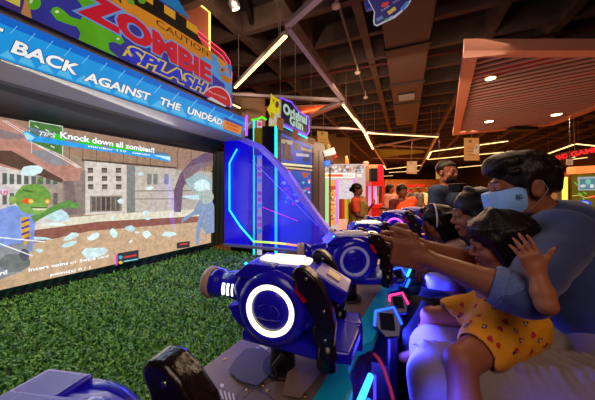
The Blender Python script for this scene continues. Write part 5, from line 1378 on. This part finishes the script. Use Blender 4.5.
cloth(gl, 'skirt', [(J['pelv'], J['knL']+V3((.12, 0, .0)), .13, .10), (J['pelv'], J['knR']+V3((.12, 0, 0)), .13, .10)], mat('pale skirt', '#c8b8d8', .8), .008, .008, 50)
m_leg = mat('dark leggings', '#0c0a14', .7)
def leggings(root, ks, spots, seed, r=.055):
    o = cloth(root, 'leggings', [s_ for a_, b_, c_ in ks for s_ in ((a_, b_, r*1.35, r), (b_, c_, r, r*.72))], m_leg, .007, .002)
    m = MB(); q = random.Random(seed)
    for a_, b_, c_ in ks:
        for i in range(spots):
            t = q.random(); p_, e_ = (a_, b_) if i % 2 else (b_, c_); c0_ = p_+(e_-p_)*t; ax_ = (e_-p_).normalized()
            rd_ = V3((q.uniform(-1, .2), -1, q.uniform(0, 1))).normalized(); rd_ = (rd_-ax_*rd_.dot(ax_)).normalized()
            rr_ = (r*1.35+(r-r*1.35)*t if i % 2 else r+(r*.72-r)*t)
            x_ = ax_; y_ = rd_.cross(ax_); m.poly([c0_+rd_*(rr_+.006)+x_*.014*math.cos(w_)+y_*.010*math.sin(w_) for w_ in [2*PI*j/10 for j in range(10)]])
    m.build('printed_spots', mat('spot pink', '#e090a8', .7), o, fixn=False)['kind'] = 'stuff'
leggings(gl, [(J['pelv'], J['knL'], J['anL']), (J['pelv'], J['knR'], J['anR'])], 20, 3, .05)

# woman between the girl and the man
f2 = Fr((.805, 1.13, 1.302), (-.95, .26, -.12), (0, 0, 1), .92)
J = dict(neck=V3((.865, 1.13, 1.19)), chest=V3((.95, 1.15, 1.05)), pelv=V3((.98, 1.13, .84)), shL=V3((.86, 1.02, 1.13)), elL=V3((.72, .985, 1.02)), wrL=V3((.62, 1.05, 1.08)),
         shR=V3((.90, 1.28, 1.13)), elR=V3((.76, 1.24, 1.05)), wrR=V3((.62, 1.16, 1.13)), knL=V3((.478, .99, .925)), anL=V3((.44, .98, .50)), knR=V3((.56, 1.16, .90)), anR=V3((.50, 1.14, .50)))
wo = figure('dark haired woman in black peering between headband girl and masked man', J, f2, m_skin, .006, R=.92)
face_parts(wo, f2); hair_long(wo, f2, .006, .10, .075, 6)
m_blk = mat('black cloth', '#0e0c12', .8)
cloth(wo, 'top', [(J['neck']-Z*.02, J['chest'], .07, .125), (J['chest'], J['pelv'], .125, .14), (J['neck'], J['shL'], .055, .06), (J['shL'], J['elL'], .058, .05), (J['neck'], J['shR'], .055, .06), (J['shR'], J['elR'], .058, .05)], m_blk, .008)
leggings(wo, [(J['pelv'], J['knL'], J['anL']), (J['pelv'], J['knR'], J['anR'])], 26, 8, .055)
m = MB(); m.tube([f2.p(-.080, -.005, .02), f2.p(-.076, .03, -.006), f2.p(-.062, .062, -.03)], .003, 6); m.build('mask_strap', mat('strap white', '#d0c4b8', .6), wo)

# bench the players sit on
bn = thing('bench', 'low dark padded bench the players sit on beside the console', 'bench', M(.8, .52, 0))
MB().mbox(.05, 1.9, .33, .80, .66, .745, .02).build('seat_pad', mat('bench pad', '#0c0c20', .5), bn)
MB().mbox(.1, 1.85, .38, .75, .0, .66, .005).build('bench_base', mat('bench base', '#141430', .4), bn)
tag(MB().mbox(.0, 1.95, -.12, .36, 0, .40, .01).build('foot_platform', mat('platform', '#101030', .4)), 'dark raised foot platform between bench and game console', 'platform')

# ---------------------------------------------------------------- standing people in the hall
def standing(label, px, pyh, Y, h, fwd, arms, skin=m_skin, legs=True, res=.012, k=1.0, bun=False, longhair=False, lean=0.0):
    """px, pyh: where the head centre shows; arms: four local offsets (elbow L, wrist L, elbow R, wrist R) from the shoulders"""
    hc = PY(px, pyh, Y); f_ = Fr(hc, fwd, (0, 0, 1), k); b = Fr(V3((hc.x, hc.y, 0)), (fwd[0], fwd[1], 0), (0, 0, 1), 1); q = h/1.7
    zz = hc.z
    J = dict(neck=b.p(0, -.01, zz-.17*k), chest=b.p(0, -.01, zz-.34*q), pelv=b.p(0, 0, zz-.72*q), shL=b.p(-.17*q, 0, zz-.22*q), shR=b.p(.17*q, 0, zz-.22*q))
    for s_, i in (('L', 0), ('R', 2)):
        J['el'+s_] = J['sh'+s_]+b.x*arms[i][0]+b.y*arms[i][1]+b.z*arms[i][2]; J['wr'+s_] = J['el'+s_]+b.x*arms[i+1][0]+b.y*arms[i+1][1]+b.z*arms[i+1][2]
    for s_, x in (('L', -.09), ('R', .09)): J['kn'+s_] = b.p(x, .03, zz*.30); J['an'+s_] = b.p(x, 0, .07)
    r = figure(label, J, f_, skin, res, R=.95*q, foot=tuple(b.y*.12-Z*.03), handdir=None, palm=b.y*-1)
    return r, J, f_, b
down = [(-.06, .0, -.27), (0, .10, -.22), (.06, 0, -.27), (0, .10, -.22)]
r, J, f_, b = standing('bearded man in blue shirt standing behind the seated girls', 447, 172.5, 2.75, 1.66, (.38, -.92, -.05), [(-.05, .02, -.27), (.16, .17, .02), (.07, .02, -.27), (-.14, .17, .08)], res=.008, k=1.05)
face_parts(r, f_)
S = SDF(f_.p(0, 0, 0)-V3((.17,)*3), f_.p(0, 0, 0)+V3((.17,)*3), .006); S.ell(f_.p(0, -.018, .045), f_.s3(.083, .102, .086), f_.R); S.box(f_.p(0, .095, -.06), f_.s3(.12, .062, .105), f_.R, .02, .01, 'sub'); S.box(f_.p(0, 0, -.14), f_.s3(.12, .09, .09), f_.R, .02, .01, 'sub'); S.wrinkle(.003, 90, 2); S.mesh('hair', m_hair, r)
S = SDF(f_.p(0, .05, -.06)-V3((.12,)*3), f_.p(0, .05, -.06)+V3((.12,)*3), .005); S.ell(f_.p(0, .036, -.070), f_.s3(.062, .064, .055), f_.R); S.ell(f_.p(0, .105, -.052), f_.s3(.028, .03, .026), f_.R, .005, 'sub'); S.cut(f_.p(0, 0, -.035), f_.z); S.cut(f_.p(0, -.0, 0), -f_.y); S.mesh('beard', mat('beard', '#140c0a', .9), r)
m_tee = mat('blue tee', '#1e3050', .8)
cloth(r, 'shirt', [(J['neck']-Z*.03, J['chest'], .085, .145), (J['chest'], J['pelv'], .15, .15), (J['neck']-Z*.03, J['shL'], .07, .075), (J['shL'], J['shL']+(J['elL']-J['shL'])*.8, .075, .07), (J['neck']-Z*.03, J['shR'], .07, .075), (J['shR'], J['shR']+(J['elR']-J['shR'])*.8, .075, .07)], m_tee, .009, subs=[(J['neck'], J['neck']+Z*.1, .065, .065)])
cloth(r, 'trousers', [(J['pelv'], J['knL'], .13, .085), (J['knL'], J['anL'], .08, .06), (J['pelv'], J['knR'], .13, .085), (J['knR'], J['anR'], .08, .06)], mat('dark jeans', '#1a1c2c', .8), .014)
cm = thing('camera', 'black camera held by the standing man in blue', 'camera', PY(457, 188, 2.22))
MB().obox(PY(457, 188, 2.22), V3((.06, 0, 0)), V3((0, .035, 0)), Z*.04, .01).build('camera_body', m_black, cm)
MB().cyl(PY(456, 188, 2.19), PY(456, 188, 2.10), .03, seg=16).build('lens', m_black, cm)
# women in saris
def sari(r, J, b, m_body, m_blouse, m_drape, seed=1, w=1.0):
    cloth(r, 'blouse', [(J['neck']-Z*.05, J['chest'], .08, .13), (J['neck']-Z*.04, J['shL'], .06, .065), (J['shL'], J['shL']+(J['elL']-J['shL'])*.7, .062, .058), (J['neck']-Z*.04, J['shR'], .06, .065), (J['shR'], J['shR']+(J['elR']-J['shR'])*.7, .062, .058)], m_blouse, .012, .003)
    an = (J['anL']+J['anR'])/2
    cloth(r, 'sari_skirt', [(J['pelv']+Z*.12, J['pelv'], .14, .17), (J['pelv'], an+Z*.05, .18, .24)], m_body, .016, .012, 40, seed, cuts=[(an-Z*.05, (0, 0, -1))])
    sh = J['shL']
    cloth(r, 'sari_drape', [(sh+Z*.02+b.y*.04, J['chest']+b.y*.10, .065*w, .09*w), (J['chest']+b.y*.10, J['pelv']+b.x*.08+b.y*.09, .10*w, .12*w), (sh+b.y*-.05, J['chest']-b.y*.10-b.x*.06, .06, .08), (J['chest']-b.y*.10-b.x*.06, J['pelv']-b.y*.10-b.x*.08, .08, .10)], m_drape, .012, .008, 60, seed)
r, J, f_, b = standing('woman in olive gold sari with orange blouse in front of the white kiosk', 357.5, 189.5, 4.6, 1.55, (.85, -.52, 0), [(-.02, .10, -.24), (.05, .14, .16), (.02, .06, -.25), (-.02, .18, -.05)], m_skin2, k=.97)
hair_long(r, f_, .009, bun=True); sari(r, J, b, mat('olive sari', '#8a6a1c', .6, noise=.2, nscale=12), mat('orange blouse', '#d0481c', .7), mat('olive gold drape', '#7c6420', .6, noise=.25, nscale=14))
r, J, f_, b = standing('woman in bright orange sari walking behind the guns', 402, 191, 4.2, 1.52, (.1, -.99, 0), [(-.06, .0, -.25), (.08, .14, -.10), (.06, .0, -.25), (-.03, .14, -.12)], m_skin2, k=.97)
face_parts(r, f_); hair_long(r, f_, .009, bun=True); sari(r, J, b, mat('orange sari', '#e8480c', .6, noise=.12, nscale=12), mat('maroon blouse', '#5a1c1c', .7), mat('orange drape', '#ff5410', .6, noise=.15, nscale=14), 5, 1.35)
r, J, f_, b = standing('person in pale pink shirt left of the woman in orange sari', 390.5, 188.5, 6.2, 1.58, (.6, -.8, 0), [(-.05, .02, -.25), (.05, .16, .12), (.05, .02, -.25), (0, .12, -.2)], m_skin, k=.95)
hair_long(r, f_, .01, .10)
cloth(r, 'shirt', [(J['neck']-Z*.04, J['chest'], .08, .14), (J['chest'], J['pelv'], .14, .15), (J['shL'], J['elL'], .07, .06), (J['shR'], J['elR'], .07, .06), (J['shL'], J['shR'], .07, .07)], mat('pink shirt', '#c88878', .8), .013)
cloth(r, 'trousers', [(J['pelv'], J['knL'], .13, .09), (J['knL'], J['anL'], .085, .07), (J['pelv'], J['knR'], .13, .09), (J['knR'], J['anR'], .085, .07)], mat('grey trousers', '#5a504c', .8), .016)
r, J, f_, b = standing('small dark haired child in white top in front of the red claw machine', 383, 212, 4.6, 1.1, (-.6, -.8, 0), [(-.03, .02, -.17), (.02, .12, -.02), (.03, .02, -.17), (0, .12, -.02)], m_skinc, k=.85)
S = SDF(f_.p(0, 0, 0)-V3((.15,)*3), f_.p(0, 0, 0)+V3((.15,)*3), .008); S.ell(f_.p(0, -.012, .04), f_.s3(.084, .102, .085), f_.R); S.box(f_.p(0, .095, -.06), f_.s3(.12, .06, .1), f_.R, .02, .01, 'sub'); S.mesh('hair', m_hair, r)
cloth(r, 'top', [(J['neck']-Z*.04, J['chest'], .06, .1), (J['chest'], J['pelv'], .1, .11), (J['shL'], J['elL'], .05, .045), (J['shR'], J['elR'], .05, .045), (J['shL'], J['shR'], .05, .05)], mat('white top', '#d8c8b8', .8), .011)
cloth(r, 'shorts', [(J['pelv'], J['knL'], .10, .07), (J['pelv'], J['knR'], .10, .07)], mat('dark shorts', '#3a3040', .8), .012)
for i, (px, Y, h_, c_, lb) in enumerate(((419, 11.5, 1.62, '#6a6a78', 'distant person in grey shirt before the food counter'), (427, 12.5, 1.6, '#c8b080', 'distant person in cream clothes before the food counter'),
                               (412, 13, 1.6, '#3a2c34', 'distant person in dark clothes before the food counter'), (436, 13.5, 1.62, '#8a5a40', 'distant person in brown shirt before the food counter'))):
    zc = h_-.11
    r, J, f_, b = standing(lb, px, HY-(zc-H)*F/Y, Y, h_, (.3*(-1)**i, -.95, 0), down, m_skin2, res=.02)
    S = SDF(f_.p(0, 0, 0)-V3((.15,)*3), f_.p(0, 0, 0)+V3((.15,)*3), .014); S.ell(f_.p(0, -.02, .04), f_.s3(.088, .102, .088), f_.R); S.mesh('hair', m_hair, r)
    cloth(r, 'shirt', [(J['neck']-Z*.04, J['chest'], .08, .14), (J['chest'], J['pelv'], .14, .15), (J['shL'], J['elL'], .07, .06), (J['shR'], J['elR'], .07, .06), (J['shL'], J['shR'], .07, .07)], mat('far cloth %d' % i, c_, .8), .02)
    cloth(r, 'trousers', [(J['pelv'], J['knL'], .13, .09), (J['knL'], J['anL'], .085, .07), (J['pelv'], J['knR'], .13, .09), (J['knR'], J['anR'], .085, .07)], mat('far trousers', '#2c2830', .8), .02)
